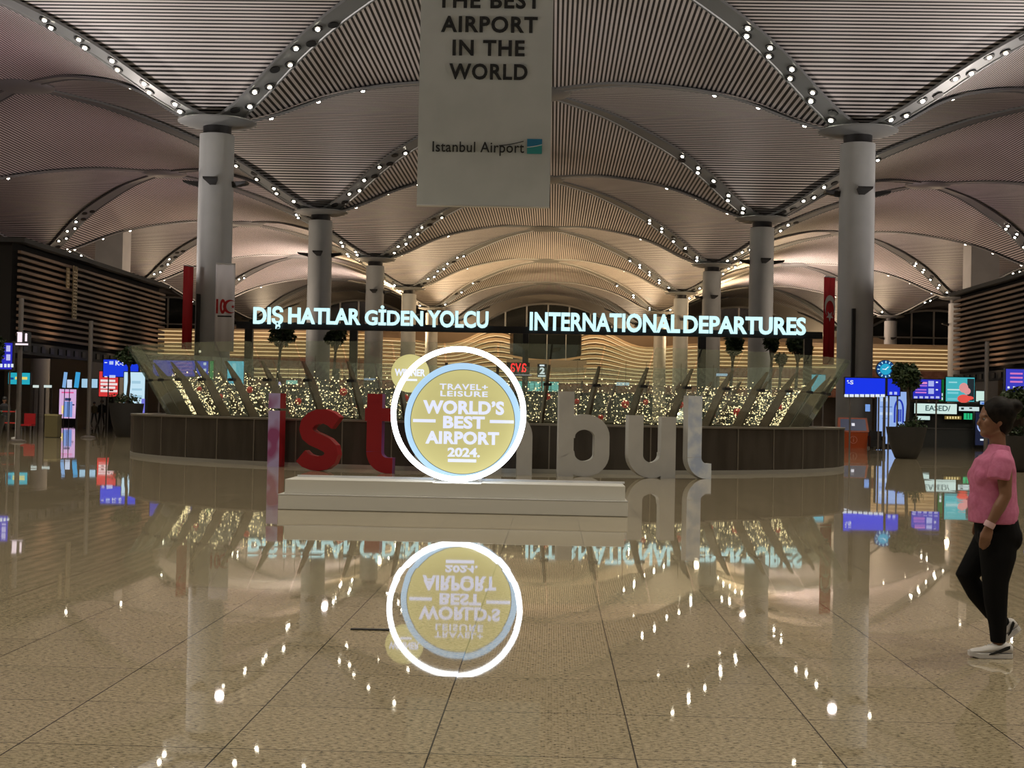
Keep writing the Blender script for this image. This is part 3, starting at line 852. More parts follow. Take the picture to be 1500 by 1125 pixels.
# ------------------------------------------------------------------ award sign: ring, disc, small disc
RD = PD + .40
rc = P(671.5, 607.5, RD); RR = 95.5 / F * RD; RT = 4.0 / F * RD
aw = thing('award_sign', 'round gold award sign with pale blue rim inside a glowing white ring', 'sign', (rc.x, RD, .43))
ringz = .430 + RR + RT + .005
mb = MB(); n, k2 = 96, 14; vs = []; fs = []
for k in range(n):
    a = 2*PI*k/n
    for j in range(k2):
        b2 = 2*PI*j/k2; r = RR + RT*math.cos(b2); vs.append((rc.x + r*math.cos(a), RD + RT*math.sin(b2), ringz + r*math.sin(a)))
for k in range(n):
    for j in range(k2):
        fs.append((k*k2 + j, ((k+1) % n)*k2 + j, ((k+1) % n)*k2 + (j+1) % k2, k*k2 + (j+1) % k2))
mb.add(vs, fs); mb.build('ring_tube', M['neon'], aw, smooth=True)
DD = RD + .20
dc = P(677.7, 617, DD); DR = 85.5/F*DD; dz = dc.z
mb = MB(); mb.disc_y(dc.x, DD + .06, dz, DR, .12, 96); disc = mb.build('rim_disc', M['rim'], aw)
mb = MB(); mb.disc_y(dc.x, DD - .005, dz - .01, 76.2/F*DD, .02, 96); mb.build('gold_face', M['gold'], disc)
mb = MB(); vs = []
n = 96; r0, r1 = 76.0/F*DD, 76.9/F*DD
for k in range(n):
    a = 2*PI*k/n
    for r in (r0, r1): vs.append((dc.x + r*math.cos(a), DD - .0165, dz - .01 + r*math.sin(a)))
mb.add(vs, [(2*k, 2*k+1, (2*k+3) % (2*n), (2*k+2) % (2*n)) for k in range(n)])
mb.build('face_groove', mat('groove', (.08, .10, .08), .6), disc)
TY = DD - .035
def award_text(s, box, bold=.02, name='lettering', **kw):
    mb = text_px(s, *box, TY, .018, bold, **kw); return mb.build(name, M['disctext'], disc)
award_text('TRAVEL+', (644, 562.5, 714.5, 571), .018, spacing=1.1)
award_text('LEISURE', (645, 573, 714.5, 581), .018, spacing=1.1)
award_text('WORLD\u2019S', (619.5, 587, 738.5, 607), .042, spacing=1.06)
award_text('BEST', (649, 609.5, 710, 628), .042, spacing=1.06)
award_text('AIRPORT', (623, 632, 731, 651), .042, spacing=1.06)
award_text('2024.', (655.5, 656, 703, 669.5), .035)
mb = MB()
for bx in ((605, 614, 638, 618.5), (717.5, 615.5, 752.5, 620), (656, 672.5, 697.5, 677)):
    cx, cz, w, h = rect(*bx, TY); mb.box(cx, TY + .009, cz, w, .018, h)
mb.build('rule_line', M['disctext'], disc)
wd = DD + .16
wc = P(601, 547, wd)
mb = MB(); mb.disc_y(wc.x, wd, wc.z, 28/F*wd, .06, 64); wdisc = mb.build('winner_disc', M['gold'], aw)
text_px('WINNER', 578, 540.5, 623, 551, wd - .045, .014, .03).build('lettering', M['disctext'], wdisc)
cx, cz, w, h = rect(594.5, 555, 611, 558, wd - .045); mb = MB(); mb.box(cx, wd - .038, cz, w, .014, h); mb.build('rule_line', M['disctext'], wdisc)
mb = MB(); mb.tube([(wc.x + .1, wd + .03, wc.z - .1), (dc.x - DR*.6, wd - .02, dz + DR*.45)], .02, 8); mb.build('disc_bracket', M['greymetal'], aw)
mb = MB()
for sx in (-.28, .28): mb.box(dc.x + sx, DD + .06, (.43 + dz - DR*.90)/2, .05, .09, dz - DR*.90 - .43)
mb.build('disc_foot', M['greymetal'], aw)

# ------------------------------------------------------------------ overhead departures sign
SD = 87.0
sg = thing('departures_sign', 'long overhead departures sign with glowing pale cyan letters on a black beam', 'sign', (P(775, 470, SD).x, SD, 0))
bx0 = P(345, 478, SD).x; bx1 = P(1206, 486, SD).x; bz = P(775, 484, SD).z
mb = MB(); mb.box((bx0 + bx1)/2, SD + .35, bz + .03, bx1 - bx0, .3, .42); mb.build('beam', M['black'], sg)
for px in (363, 517, 770, 1029, 1185):
    x = P(px, 500, SD).x
    mb = MB(); mb.box(x, SD + .35, (bz - .2)/2, .48 if px != 770 else .36, .4, bz - .2); mb.build('post', M['black'], sg)
for s, x0, x1, yt, yb in (('DI\u015e', 370.5, 414.5, 448, 481.5), ('HATLAR', 421.5, 528.5, 451, 475), ('G\u0130DEN', 534, 620, 447.5, 477), ('YOLCU', 626, 715.5, 455, 480),
                          ('INTERNATIONAL', 776, 996, 458.5, 486), ('DEPARTURES', 1002, 1180, 463.5, 489.5)):
    dy = ((x0 + x1)/2 - 775)*0
    text_px(s, x0, yt, x1, yb, SD, .16, .03).build('lettering', M['signletter'], sg)

# ------------------------------------------------------------------ hanging banner
BD = 50.0
cx, cz, w, h = rect(617, -420, 812.5, 306, BD)
bn = thing('hanging_banner', 'tall grey hanging banner with black lettering about the best airport', 'banner', (cx, BD, cz - h/2))
mb = MB(); nx, nz = 12, 40; vs = []
for j in range(nz + 1):
    for k in range(nx + 1):
        u, v = k/nx, j/nz
        vs.append((cx + (u - .5)*w, BD + .002*math.sin(u*5 + v*3), cz + (v - .5)*h))
fs = [(j*(nx+1) + k, j*(nx+1) + k + 1, (j+1)*(nx+1) + k + 1, (j+1)*(nx+1) + k) for j in range(nz) for k in range(nx)]
mb.add(vs, fs); o = mb.build('fabric', M['banner'], bn); md = o.modifiers.new('s', 'SOLIDIFY'); md.thickness = .012; md.offset = 0
for zz in (cz - h/2, cz + h/2):
    mb = MB(); mb.tube([(cx - w/2, BD, zz), (cx + w/2, BD, zz)], .04, 10); mb.build('rod', M['palemetal'], bn)
mb = MB()
for s in (-1, 1): mb.tube([(cx + s*w*.45, BD, cz + h/2), (cx + s*w*.45, BD, 24.5)], .015, 6)
mb.build('suspension_cable', M['greymetal'], bn)
for s, b4 in (('THE BEST', (639.5, -12, 793, 12.5)), ('AIRPORT', (645.5, 23.5, 788, 48)), ('IN THE', (662.5, 58.5, 769, 82)), ('WORLD', (657.5, 93, 773, 117))):
    text_px(s, *b4, BD - .045, .012, .028, spacing=1.12).build('lettering', M['ink'], bn)
text_px('Istanbul Airport', 633, 207.5, 768, 228, BD - .045, .012, .008, spacing=1.05).build('logo_lettering', M['ink'], bn)
cx2, cz2, w2, h2 = rect(772, 203.5, 794, 225.5, BD - .045)
lg = MB(); lg.box(cx2, BD - .04, cz2, w2, .012, h2); lgo = lg.build('logo_square', M['logoblue'], bn)
lg = MB(); pts = [(cx2 - w2/2 + w2*k/10, cz2 - .06*h2 + h2*(.18*(k/10)**1.5)) for k in range(11)]
lg.prism_y([(cx2 - w2/2, cz2 - h2/2), (cx2 + w2/2, cz2 - h2/2)] + pts[::-1], BD - .052, BD - .047); lg.build('logo_wave', M['logogreen'], lgo)
lg = MB(); lg.ribbon(pts, .012*h2*4, BD - .056, BD - .053); lg.build('logo_stroke', M['logowhite'], lgo)
lg = MB(); p3 = [P(731 + 36*k/10, 213.5 - 6.2*(k/10)**1.6, BD) for k in range(11)]
lg.ribbon([(p.x, p.z) for p in p3], .03, BD - .05, BD - .045); lg.build('logo_swash', M['ink'], bn)

# ------------------------------------------------------------------ flags and banners hung from the nearest columns
def flag(name, label, xl, xr, yt, yb, d, rz, mt, cat='flag'):
    cx, cz, w, h = rect(xl, yt, xr, yb, d); W = w / abs(math.cos(rz))
    r = thing(name, label, cat, (cx, d, cz - h/2))
    mb = MB(); vs = []; nx = 10
    for zz in (cz - h/2, cz + h/2):
        for k in range(nx + 1):
            u = (k/nx - .5)*W; q = .02*math.sin(k*1.3)
            vs.append((cx + u*math.cos(rz) - q*math.sin(rz), d + u*math.sin(rz) + q*math.cos(rz), zz))
    mb.add(vs, [(k, k+1, nx+2+k, nx+1+k) for k in range(nx)])
    o = mb.build('fabric', mt, r, smooth=True); md = o.modifiers.new('s', 'SOLIDIFY'); md.thickness = .015; md.offset = 0
    mb = MB(); c, s = math.cos(rz), math.sin(rz)
    mb.tube([(cx - c*W/2, d - s*W/2, cz + h/2), (cx + c*W/2, d + s*W/2, cz + h/2)], .04, 8); mb.build('rod', M['palemetal'], r)
    return r, cx, cz, w, h, W
def star(cx, cz, r, y, th=.01, rot=0):
    return [(cx + (r if k % 2 == 0 else r*.4)*math.cos(rot + PI*k/5), cz + (r if k % 2 == 0 else r*.4)*math.sin(rot + PI*k/5)) for k in range(10)]
def crescent(cx, cz, r, off, r2):
    a = math.acos(max(-1, min(1, (r*r + off*off - r2*r2)/(2*r*off))))
    pts = [(cx + r*math.cos(a + (2*PI - 2*a)*k/28), cz + r*math.sin(a + (2*PI - 2*a)*k/28)) for k in range(29)]
    b = math.atan2(r*math.sin(a), r*math.cos(a) - off)
    inner = [(cx + off + r2*math.cos(2*PI - b - (2*PI - 2*b)*k/28), cz + r2*math.sin(2*PI - b - (2*PI - 2*b)*k/28)) for k in range(29)]
    return pts, inner
fr, fx, fz, fw, fh, FW = flag('red_flag', 'tall red flag with white crescent and star beside the right nave column', 1205, 1224, 406, 534, 78.0, math.radians(38), M['flagred'])
cr_o, cr_i = crescent(0, 0, 1.0, .28, .80)
def flag_mark(outline_pairs, name):
    mb = MB(); c, s = math.cos(math.radians(38)), math.sin(math.radians(38))
    def mp(x, z, e): return (fx + x*c + s*e, 78.0 + x*s - c*e, z)
    for A, B in outline_pairs:
        n = len(A); vs = []
        for e in (.035, .05):
            for p in A: vs.append(mp(*p, e))
            for p in B: vs.append(mp(*p, e))
        fs = []
        for k in range(n - 1): fs += [(k, k+1, n+k+1, n+k), (2*n+k, 3*n+k, 3*n+k+1, 2*n+k+1)]
        mb.add(vs, fs)
    return mb.build(name, M['flagwhite'], fr)
# the flag hangs by its short side, so the crescent opens downward
zc = P(1214, 449, 78).z
A = [( -z*.42, zc - x*.62) for x, z in cr_o]; B = [(-z*.42, zc - x*.62) for x, z in reversed(cr_i)]
flag_mark([(A, B)], 'crescent')
zs = P(1213, 463, 78).z
st = star(0, zs, .30, 0, rot=-PI/2); flag_mark([([(0, zs)]*11, st + st[:1])], 'star')
fr2 = flag('red_flag', 'tall red flag seen almost edge-on at the left nave column', 270, 280, 389, 512, 78.0, math.radians(62), M['flagred'])
wb_, wx, wz, ww, wh, WW = flag('white_banner', 'white banner with red 100 mark beside the left nave column', 315.5, 343, 386, 515, 78.0, math.radians(12), M['bannerwhite'], 'banner')
c, s = math.cos(math.radians(12)), math.sin(math.radians(12))
def on_banner(mb):
    out = []
    for x, y, z in mb.v:
        u = x - wx; e = 78.0 - y
        out.append((wx + u*c + s*e*1.0, 78.0 + u*s - c*e, z))
    mb.v = out; return mb
hx, hz, hw, hh = rect(316.5, 438, 342, 460, 78.0)
on_banner(text_mb('10', hx - hw*.22, hz, hw*.54, hh, 77.95, .015, .04)).build('lettering', M['flagred'], wb_)
co, ci = crescent(hx + hw*.30, hz, hh*.46, hh*.13, hh*.38)
mb = MB(); n = len(co); ci = list(reversed(ci))
vs = [(x, 77.94, z) for x, z in co + ci] + [(x, 77.955, z) for x, z in co + ci]
mb.add(vs, [q for k in range(n - 1) for q in ((k, k+1, n+k+1, n+k), (2*n+k, 3*n+k, 3*n+k+1, 2*n+k+1))]); on_banner(mb).build('crescent', M['flagred'], wb_)
mb = MB(); mb.prism_y(star(hx + hw*.46, hz, hh*.14, 0, rot=.3), 77.94, 77.955); on_banner(mb).build('star', M['flagred'], wb_)
mb = MB(); mb.box(hx, 77.95, hz - hh*.66, hw*.8, .012, hh*.09); on_banner(mb).build('small_lettering', M['ink'], wb_)
flag('white_banner', 'grey white banner edge just right of the right nave column', 1268.5, 1272.5, 404, 480, 79.6, math.radians(70), M['bannerwhite'], 'banner')
for px, nm, yt, yb in ((289, 'left', 430, 520), (1250.5, 'right', 452, 552)):
    cx, cz, w, h = rect(px - 2.4, yt, px + 2.4, yb, 78.25)
    mb = MB(); mb.box(cx, 78.36, cz, w, .25, h); tag(mb.build('column_loudspeaker', M['black'], loc=(cx, 78.36, cz)), 'slim black vertical loudspeaker mounted on the %s nave column' % nm, 'loudspeaker', 'slim column loudspeakers')

# ------------------------------------------------------------------ screens, boards and signs
def screen(name, label, px, d, base, marks=(), cat='screen', stand='posts', tilt=0.0, group=None, s=1.0, thick=.18, letters=()):
    """a lit screen in a dark casing; marks are (x0, y0, x1, y1, rgb) boxes in photo pixels; letters are (text, x0, y0, x1, y1, rgb)"""
    cx, cz, w, h = rect(*px, d)
    r = thing(name, label, cat, (cx, d, 0 if stand else cz), group)
    mb = MB(); mb.box(cx, d + thick/2 + .01, cz, w + .08, thick, h + .08); mb.build('casing', M['black'], r)
    mb = MB(); mb.box(cx, d, cz, w, .02, h); fc = mb.build('display', em(*base, s), r)
    by = {}
    for x0, y0, x1, y1, c in marks: by.setdefault(c, []).append((x0, y0, x1, y1))
    lay = 0
    for c, L in by.items():
        lay += 1; mb = MB()
        for b4 in L:
            a, z, ww, hh = rect(*b4, d - .02 - .006*lay); mb.box(a, d - .013 - .006*lay, z, ww, .006, hh)
        mb.build('display_graphic', em(*c, s), fc)
    for t, x0, y0, x1, y1, c in letters:
        text_px(t, x0, y0, x1, y1, d - .06, .01, .02).build('display_lettering', em(*c, s), fc)
    zb = cz - h/2
    if stand == 'posts':
        for q in (-.36, .36):
            mb = MB(); mb.tube([(cx + q*w, d + thick/2, 0), (cx + q*w, d + thick/2, zb)], .035, 8); mb.build('post', M['frame'], r)
    elif stand == 'pole':
        mb = MB(); mb.tube([(cx, d + thick/2, 0), (cx, d + thick/2, zb)], .06, 10); mb.build('pole', M['frame'], r)
        mb = MB(); mb.lathe([(.35, 0), (.35, .04), (.08, .08)], (cx, d + thick/2, 0), 20); mb.build('foot_plate', M['frame'], r)
    elif stand == 'floor':
        mb = MB(); mb.box(cx, d + thick/2 + .01, zb/2, w + .1, thick + .14, max(zb, .04)); mb.build('base', M['black'], r)
    return r
WH = (225, 235, 245)
# left side
screen('flight_screen', 'purple blue flight information screen cut by the left edge of the frame', (-12, 502, 18, 541), 51, (45, 45, 190),
       [(9, 506, 15, 515, (190, 190, 240)), (9, 519, 15, 528, (190, 190, 240)), (0, 512, 7, 514, (150, 120, 220)), (0, 524, 7, 526, (150, 120, 220))] + [(x, 533, x + 3.5, 538, WH) for x in (0, 6, 11, 16)])
screen('teal_monitor', 'teal monitor with a yellow bar on a pole at the left', (12, 546, 44, 563), 78, (40, 170, 190), [(22, 552, 40, 556, (235, 215, 110)), (15, 553, 20, 556, (20, 70, 140))], stand='pole')
for k, (a, b2) in enumerate(((48, 57), (64, 76))):
    lit_sign('counter_sign', ('short' if k == 0 else 'longer') + ' white lit counter sign under the left slatted building', (a, 564, b2, 568), 84, (210, 225, 220), 1.0, group='lit counter signs', posts=True)
screen('digital_poster', 'portrait digital poster with a pink screen in a black stand', (86.5, 570, 111.5, 613), 100, (215, 175, 220),
       [(90, 574, 108, 576, (225, 90, 150)), (93, 588, 106, 611, (120, 150, 215)), (90, 594, 93, 606, (240, 215, 150)), (98.5, 588, 99.5, 611, (40, 50, 80)), (95, 583, 104, 587, (50, 60, 100)), (106, 592, 109, 594, (50, 60, 100)), (108, 594, 110, 606, (225, 190, 220))], stand='floor', thick=.25)
screen('pale_monitor', 'pale blue monitor on a tall pole left of the oval balustrade', (119.5, 555, 143, 568), 82.5, (165, 205, 230), stand='pole')
screen('directory_board', 'red and white directory board with stacked text rows', (145, 544, 173, 581), 86, (215, 60, 60),
       [(147, 556 + 5*k, 147 + (25 if k % 2 else 22), 559.4 + 5*k, (240, 225, 225)) for k in range(4)] + [(151, 566, 155, 568, (60, 20, 20)), (160, 571, 166, 573, (60, 20, 20))], stand='posts')
screen('gate_board', 'blue gate direction board with K-S lettering left of the balustrade', (151, 527, 203, 552), 76, (28, 60, 225),
       [(153, 530.5, 157, 531.8, WH), (160, 529, 166, 534, (180, 200, 250)), (153, 551, 157, 552.5, WH), (160, 549.5, 169, 553.5, (190, 205, 250))], letters=[('K-S', 169, 528.5, 183, 535.5, WH)])
screen('advert_totem', 'tall bright pale blue advertising totem behind the left planter', (181, 545, 212, 615), 72, (200, 232, 248),
       [(193, 558, 206, 562, (165, 205, 225)), (193, 569, 208, 572, (165, 205, 225)), (193, 579, 208, 583, (165, 205, 225)), (184, 596, 196, 606, (190, 215, 250)), (207, 584, 212, 606, (120, 120, 220))], stand='floor', thick=.4)
# tilted slim banners behind the poster
for k, (x0, x1, c, lbl, tl) in enumerate(((92, 98, (130, 175, 225), 'slim pale blue card sign left above the pink poster', .1), (109, 117, (60, 160, 215), 'slim bright blue card sign right above the pink poster', .1), (97.5, 106, (200, 215, 240), 'small white card sign between the two blue card signs', 0))):
    y0, y1 = (545, 568) if k < 2 else (556, 568)
    cx, cz, w, h = rect(x0, y0, x1, y1, 96)
    r = thing('card_sign', lbl, 'sign', (cx, 96, 0), 'card signs behind the digital poster')
    mb = MB(); mb.box(cx, 96, cz, w*.8, .06, h, 0, tl); mb.build('card', em(*c), r)
    mb = MB(); mb.tube([(cx - tl*h*.5, 96.05, 0), (cx, 96.05, cz)], .03, 6); mb.build('pole', M['frame'], r)
# information mast with 1 and i
def mast(px, ytop, gy, d, label, name='light_mast'):
    a = P(px, ytop, d)
    mb = MB(); mb.tube([(a.x, d, 0), (a.x, d, a.z)], .09, 12); r = mb.build(name, M['frame'], smooth=True, loc=(a.x, d, 0)); tag(r, label, 'mast')
    mb = MB(); mb.lathe([(.3, 0), (.3, .05), (.12, .1)], (a.x, d, 0), 20); mb.build('foot_plate', M['frame'], r)
    return r
ms = mast(31.5, 437, 0, 52, 'tall grey mast carrying a lit 1 i sign at the left', 'information_mast')
cx, cz, w, h = rect(22, 486, 43, 506.5, 51.7); mb = MB(); mb.box(cx, 51.85, cz, w, .1, h); sb = mb.build('sign_board', M['dark'], ms)
text_px('1', 25.5, 488, 32, 501, 51.76, .03, .05).build('lettering', em(245, 225, 235, 1.2), sb)
text_px('i', 36.5, 488, 39.5, 500, 51.76, .03, .05).build('lettering', em(245, 225, 235, 1.2), sb)
for b4 in ((25, 486.5, 32, 488.2), (21.5, 503, 41, 505.5)):
    mb = MB(); cx, cz, w, h = rect(*b4, 51.76); mb.box(cx, 51.77, cz, w, .03, h); mb.build('sign_bar', em(245, 225, 235, 1.2), sb)
mast(133.5, 470, 0, 60, 'thin plain grey mast standing before the left slatted building')
mast(1446, 500, 0, 60, 'thin plain grey mast standing before the right slatted building')

# right side
screen('gate_board', 'blue gate direction board with -S lettering and icon row right of the balustrade', (1238.5, 554, 1296, 578), 60, (25, 55, 235),
       [(1237 + 7.6*k, 577.5, 1243 + 7.6*k, 581.5, WH) for k in range(8)] + [(1241, 557, 1243, 559, WH)], letters=[('-S', 1242, 557, 1250, 563, WH)])
screen('gate_board', 'narrow plain blue board beside the wide -S board, partly behind the right tree', (1300.5, 555, 1318, 579), 60, (28, 50, 215), [(1303 + 7*k, 574, 1307 + 7*k, 578, (180, 195, 245)) for k in range(2)])
screen('departure_screen', 'purple departure screen with pink text rows right of the tree', (1338, 556, 1378, 584), 60, (42, 48, 185),
       [(1343, 559.5, 1358, 562.5, (225, 140, 200)), (1343, 564, 1358, 566, (170, 110, 215)), (1341, 570, 1357, 572, (170, 110, 215)), (1341, 574, 1357, 576, (200, 120, 210)), (1360, 558, 1368, 566, (170, 180, 240)), (1360, 569, 1368, 577, (170, 180, 240)), (1371, 559, 1374, 561, WH), (1371, 570, 1374, 572, WH)] + [(1339 + 8*k, 580.5, 1344 + 8*k, 583.5, (185, 190, 240)) for k in range(5)])
# round cyan clock on a pole
ck = P(1297, 541, 61); r0 = 13/F*61
clk = thing('round_clock', 'round glowing cyan clock on a post above the right blue boards', 'clock', (ck.x, 61, 0))
mb = MB(); mb.disc_y(ck.x, 61.06, ck.z, r0*1.06, .16, 40); mb.build('case', M['black'], clk)
mb = MB(); mb.disc_y(ck.x, 60.96, ck.z, r0*.62, .03, 40); face = mb.build('dial', em(40, 165, 205), clk)
mb = MB(); mb.disc_y(ck.x, 60.97, ck.z, r0, .02, 40); mb.build('outer_dial', em(20, 70, 130), clk)
mb = MB()
for k in range(12):
    a = PI/6*k; mb.box(ck.x + r0*.82*math.cos(a), 60.93, ck.z + r0*.82*math.sin(a), r0*.22, .02, r0*.10, 0, -a)
mb.build('hour_mark', em(190, 240, 250), clk)
mb = MB(); mb.box(ck.x + r0*.1, 60.93, ck.z + r0*.12, r0*.5, .02, r0*.08, 0, -.7); mb.box(ck.x - r0*.15, 60.93, ck.z, r0*.45, .02, r0*.07, 0, .1); mb.build('hand', em(235, 250, 255), clk)
mb = MB(); mb.tube([(ck.x, 61.1, 0), (ck.x, 61.1, ck.z - r0)], .06, 8); mb.build('pole', M['frame'], clk)
tot = screen('advert_totem', 'pale blue advertising totem with arched emblem left of the right planter', (1285, 574, 1329, 650), 76, (150, 180, 235),
       [(1290, 583, 1300, 588, (190, 212, 245)), (1289, 595, 1307, 597, (110, 140, 205)), (1289, 604, 1307, 608, (190, 212, 245)), (1292, 612, 1300, 614, (120, 150, 215)), (1289, 641, 1296, 645, (40, 60, 120))], stand='floor', thick=.4)
mb = MB(); a0 = P(1317, 601, 75.9); aw_, ah_ = 6/F*76, 15/F*76
mb.ribbon([(a0.x - aw_, a0.z - ah_*1.2)] + [(a0.x + aw_*math.cos(t), a0.z + ah_*math.sin(t)) for t in [PI - PI*k/14 for k in range(15)]] + [(a0.x + aw_, a0.z - ah_*1.2)], .09, 75.92, 75.95)
for q in (-.45, 0, .45): mb.box(a0.x + q*aw_, 75.94, a0.z - ah_*.5, .07, .02, ah_*1.2)
mb.build('emblem', em(35, 55, 175), tot)
# orange help kiosk
kd = 71.5
kx, kz, kw, kh = rect(1226, 612, 1271, 655, kd)
ko = thing('information_kiosk', 'orange information kiosk with slanted dark screen right of the balustrade', 'kiosk', (kx, kd, 0))
zb0 = P(1248, 655, kd).z
mb = MB(); H2 = kz + kh/2
vs = [(kx - kw*.44, kd - .25, 0), (kx + kw*.44, kd - .25, 0), (kx + kw*.44, kd + .35, 0), (kx - kw*.44, kd + .35, 0),
      (kx - kw*.47, kd - .28, H2*.52), (kx + kw*.47, kd - .28, H2*.52), (kx + kw*.47, kd + .35, H2*.55), (kx - kw*.47, kd + .35, H2*.55)]
mb.add(vs, [(0, 3, 2, 1), (4, 5, 6, 7), (0, 1, 5, 4), (1, 2, 6, 5), (2, 3, 7, 6), (3, 0, 4, 7)]); mb.build('cabinet', M['orange'], ko)
mb = MB()
vs = [(kx - kw*.5, kd - .30, H2*.53), (kx + kw*.5, kd - .30, H2*.53), (kx + kw*.46, kd - .02, H2), (kx - kw*.46, kd - .02, H2),
      (kx - kw*.5, kd + .1, H2*.53), (kx + kw*.5, kd + .1, H2*.53), (kx + kw*.46, kd + .12, H2), (kx - kw*.46, kd + .12, H2)]
mb.add(vs, [(0, 1, 2, 3), (7, 6, 5, 4), (0, 4, 5, 1), (1, 5, 6, 2), (2, 6, 7, 3), (3, 7, 4, 0)]); hd = mb.build('screen_hood', M['orange'], ko)
def onhood(u, v, e): 
    return (kx + u*kw, kd - .30 + .28*v - e, H2*(.53 + .47*v))
mb = MB(); mb.add([onhood(-.42, .10, .012), onhood(.42, .10, .012), onhood(.40, .90, .012), onhood(-.40, .90, .012)], [(0, 1, 2, 3)]); dsp = mb.build('screen', em(45, 50, 70), hd)
mb = MB(); mb.add([onhood(-.05, .42, .02), onhood(.05, .42, .02), onhood(.05, .62, .02), onhood(-.05, .62, .02)], [(0, 1, 2, 3)]); mb.build('screen_icon', em(225, 225, 235), hd)
mb = MB(); n = 24; vs = []
for k in range(n):
    a = 2*PI*k/n
    for r in (.16, .19): vs.append((kx + r*math.cos(a), kd - .30, H2*.27 + r*math.sin(a)))
mb.add(vs, [(2*k, 2*k+1, (2*k+3) % (2*n), (2*k+2) % (2*n)) for k in range(n)]); mb.box(kx, kd - .30, H2*.25, .04, .02, .14); mb.box(kx, kd - .30, H2*.27 + .10, .04, .02, .04)
mb.build('emblem', mat('kiosk emblem', (.75, .30, .2), .5), ko)
# picture wall and shop fronts right
su_x0, su_x1 = P(1334, 600, 77.4).x, P(1448, 600, 77.4).x; su_z = P(1400, 589.9, 77.4).z
su = thing('shop_unit', 'dark shop unit carrying lit signs below the teal picture screen', 'shop', ((su_x0 + su_x1)/2, 79, 0))
mb = MB(); mb.box((su_x0 + su_x1)/2, 79.2, su_z/2, su_x1 - su_x0, 3.4, su_z); mb.build('body', mat('shop body', (.06, .065, .06), .6), su)
mb = MB(); mb.box((su_x0 + su_x1)/2, 77.2, .5, su_x1 - su_x0, .5, 1.0); mb.build('counter', mat('shop counter', (.10, .11, .11), .4), su)
mb = MB(); mb.box((su_x0 + su_x1)/2, 77.2, 1.02, su_x1 - su_x0 + .1, .6, .05); mb.build('counter_top', M['greymetal'], su)
ps = screen('picture_screen', 'large teal picture screen with a coral shape on the right', (1386, 553, 1427, 588), 77.6, (70, 180, 190),
       [(1390, 559, 1402, 561, (150, 215, 220)), (1388, 574, 1404, 577, (120, 205, 215)), (1388, 583, 1402, 586, (110, 195, 205)), (1417, 555, 1427, 587, (35, 45, 50)), (1388, 570, 1416, 572, (200, 225, 225))], stand=None)
mb = MB()
for (px, py, r, sx, sz) in ((1412, 568, 6.5, 1.0, 1.1), (1417, 573, 5, 1.0, 1.0)):
    c0 = P(px, py, 77.5); R = r/F*77.6; mb.prism_y([(c0.x + R*sx*math.cos(2*PI*k/20), c0.z + R*sz*math.sin(2*PI*k/20)) for k in range(20)], 77.53, 77.55)
mb.build('display_graphic', em(220, 150, 150), ps)
mb = MB()
for (px, py, r, sx, sz) in ((1412, 584, 7, 1.3, .85), (1420, 583, 4, 1.6, .7)):
    c0 = P(px, py, 77.48); R = r/F*77.6; mb.prism_y([(c0.x + R*sx*math.cos(2*PI*k/20), c0.z + R*sz*math.sin(2*PI*k/20)) for k in range(20)], 77.51, 77.525)
mb.build('display_graphic', em(230, 85, 75), ps)
screen('green_board', 'narrow dark green board at the left edge of the teal picture screen', (1376, 556, 1382.5, 587.5), 77.6, (15, 95, 45), [(1378, 576, 1381, 580, WH), (1378, 582, 1381, 586, WH)], stand=None)
screen('white_monitor', 'plain whitish monitor right of the teal picture screen', (1430, 573, 1442, 588), 77.6, (205, 235, 225), stand=None)
shp = screen('shop_sign', 'wide white lit shop sign reading EASED below the teal picture screen', (1340, 591.5, 1401, 606), 77.25, (210, 235, 228), letters=[('EASED/', 1356, 594, 1392, 602, (70, 95, 95))], cat='sign', stand=None)
screen('shop_sign', 'white lit shop window block low behind the right tree', (1343, 609.5, 1362, 615), 77.25, (200, 228, 222), cat='sign', stand=None)
screen('shop_sign', 'thin white lit sign strip above the green lit sign', (1405, 596, 1434, 602), 77.25, (205, 225, 225), [(1408, 597, 1412, 600, (40, 50, 50)), (1420, 597, 1424, 599, (40, 50, 50))], cat='sign', stand=None)
screen('shop_sign', 'small green lit sign left of the black circle kiosk', (1412, 605.5, 1424, 614.5), 77.25, (40, 185, 120), [(1416, 605.5, 1417, 613.5, (20, 70, 50)), (1420, 605.5, 1421, 613.5, (20, 70, 50))], cat='sign', stand=None)
screen('shop_sign', 'small amber lit display left of the green lit sign', (1384, 609.5, 1408, 614.2), 77.25, (120, 100, 50), [(1387 + 4*k, 610.2, 1389 + 4*k, 613.4, (235, 215, 150)) for k in range(5)], cat='sign', stand=None)
kio = screen('circle_kiosk', 'tall black digital kiosk with a pale circle in front of the woman', (1429, 604, 1451, 652), 76, (32, 36, 58), [(1436, 643, 1446, 645.5, WH), (1437, 607, 1445, 609, (150, 160, 210))], stand='floor', thick=.3)
mb = MB(); n = 32; vs = []; c0 = P(1440, 624, 75.95)
for k in range(n):
    a = 2*PI*k/n
    for r in (.24, .31): vs.append((c0.x + r*math.cos(a), 75.96, c0.z + r*1.15*math.sin(a)))
mb.add(vs, [(2*k, 2*k+1, (2*k+3) % (2*n), (2*k+2) % (2*n)) for k in range(n)]); mb.build('display_graphic', em(160, 180, 230), kio)
screen('flight_screen', 'purple flight screen behind the right edge tree', (1474, 541, 1512, 575), 55, (58, 62, 190), [(1480, 546 + 6*k, 1498, 548.5 + 6*k, (210, 120, 190)) for k in range(3)] + [(1476, 566, 1479, 569, WH), (1484, 566, 1487, 569, WH), (1492, 566, 1495, 569, WH)])
lit_sign('phone_display', 'small pale blue display on the base of the right nave column', (1267.5, 592, 1274.5, 603), 78.2, (120, 160, 225), 1.0, cat='screen')
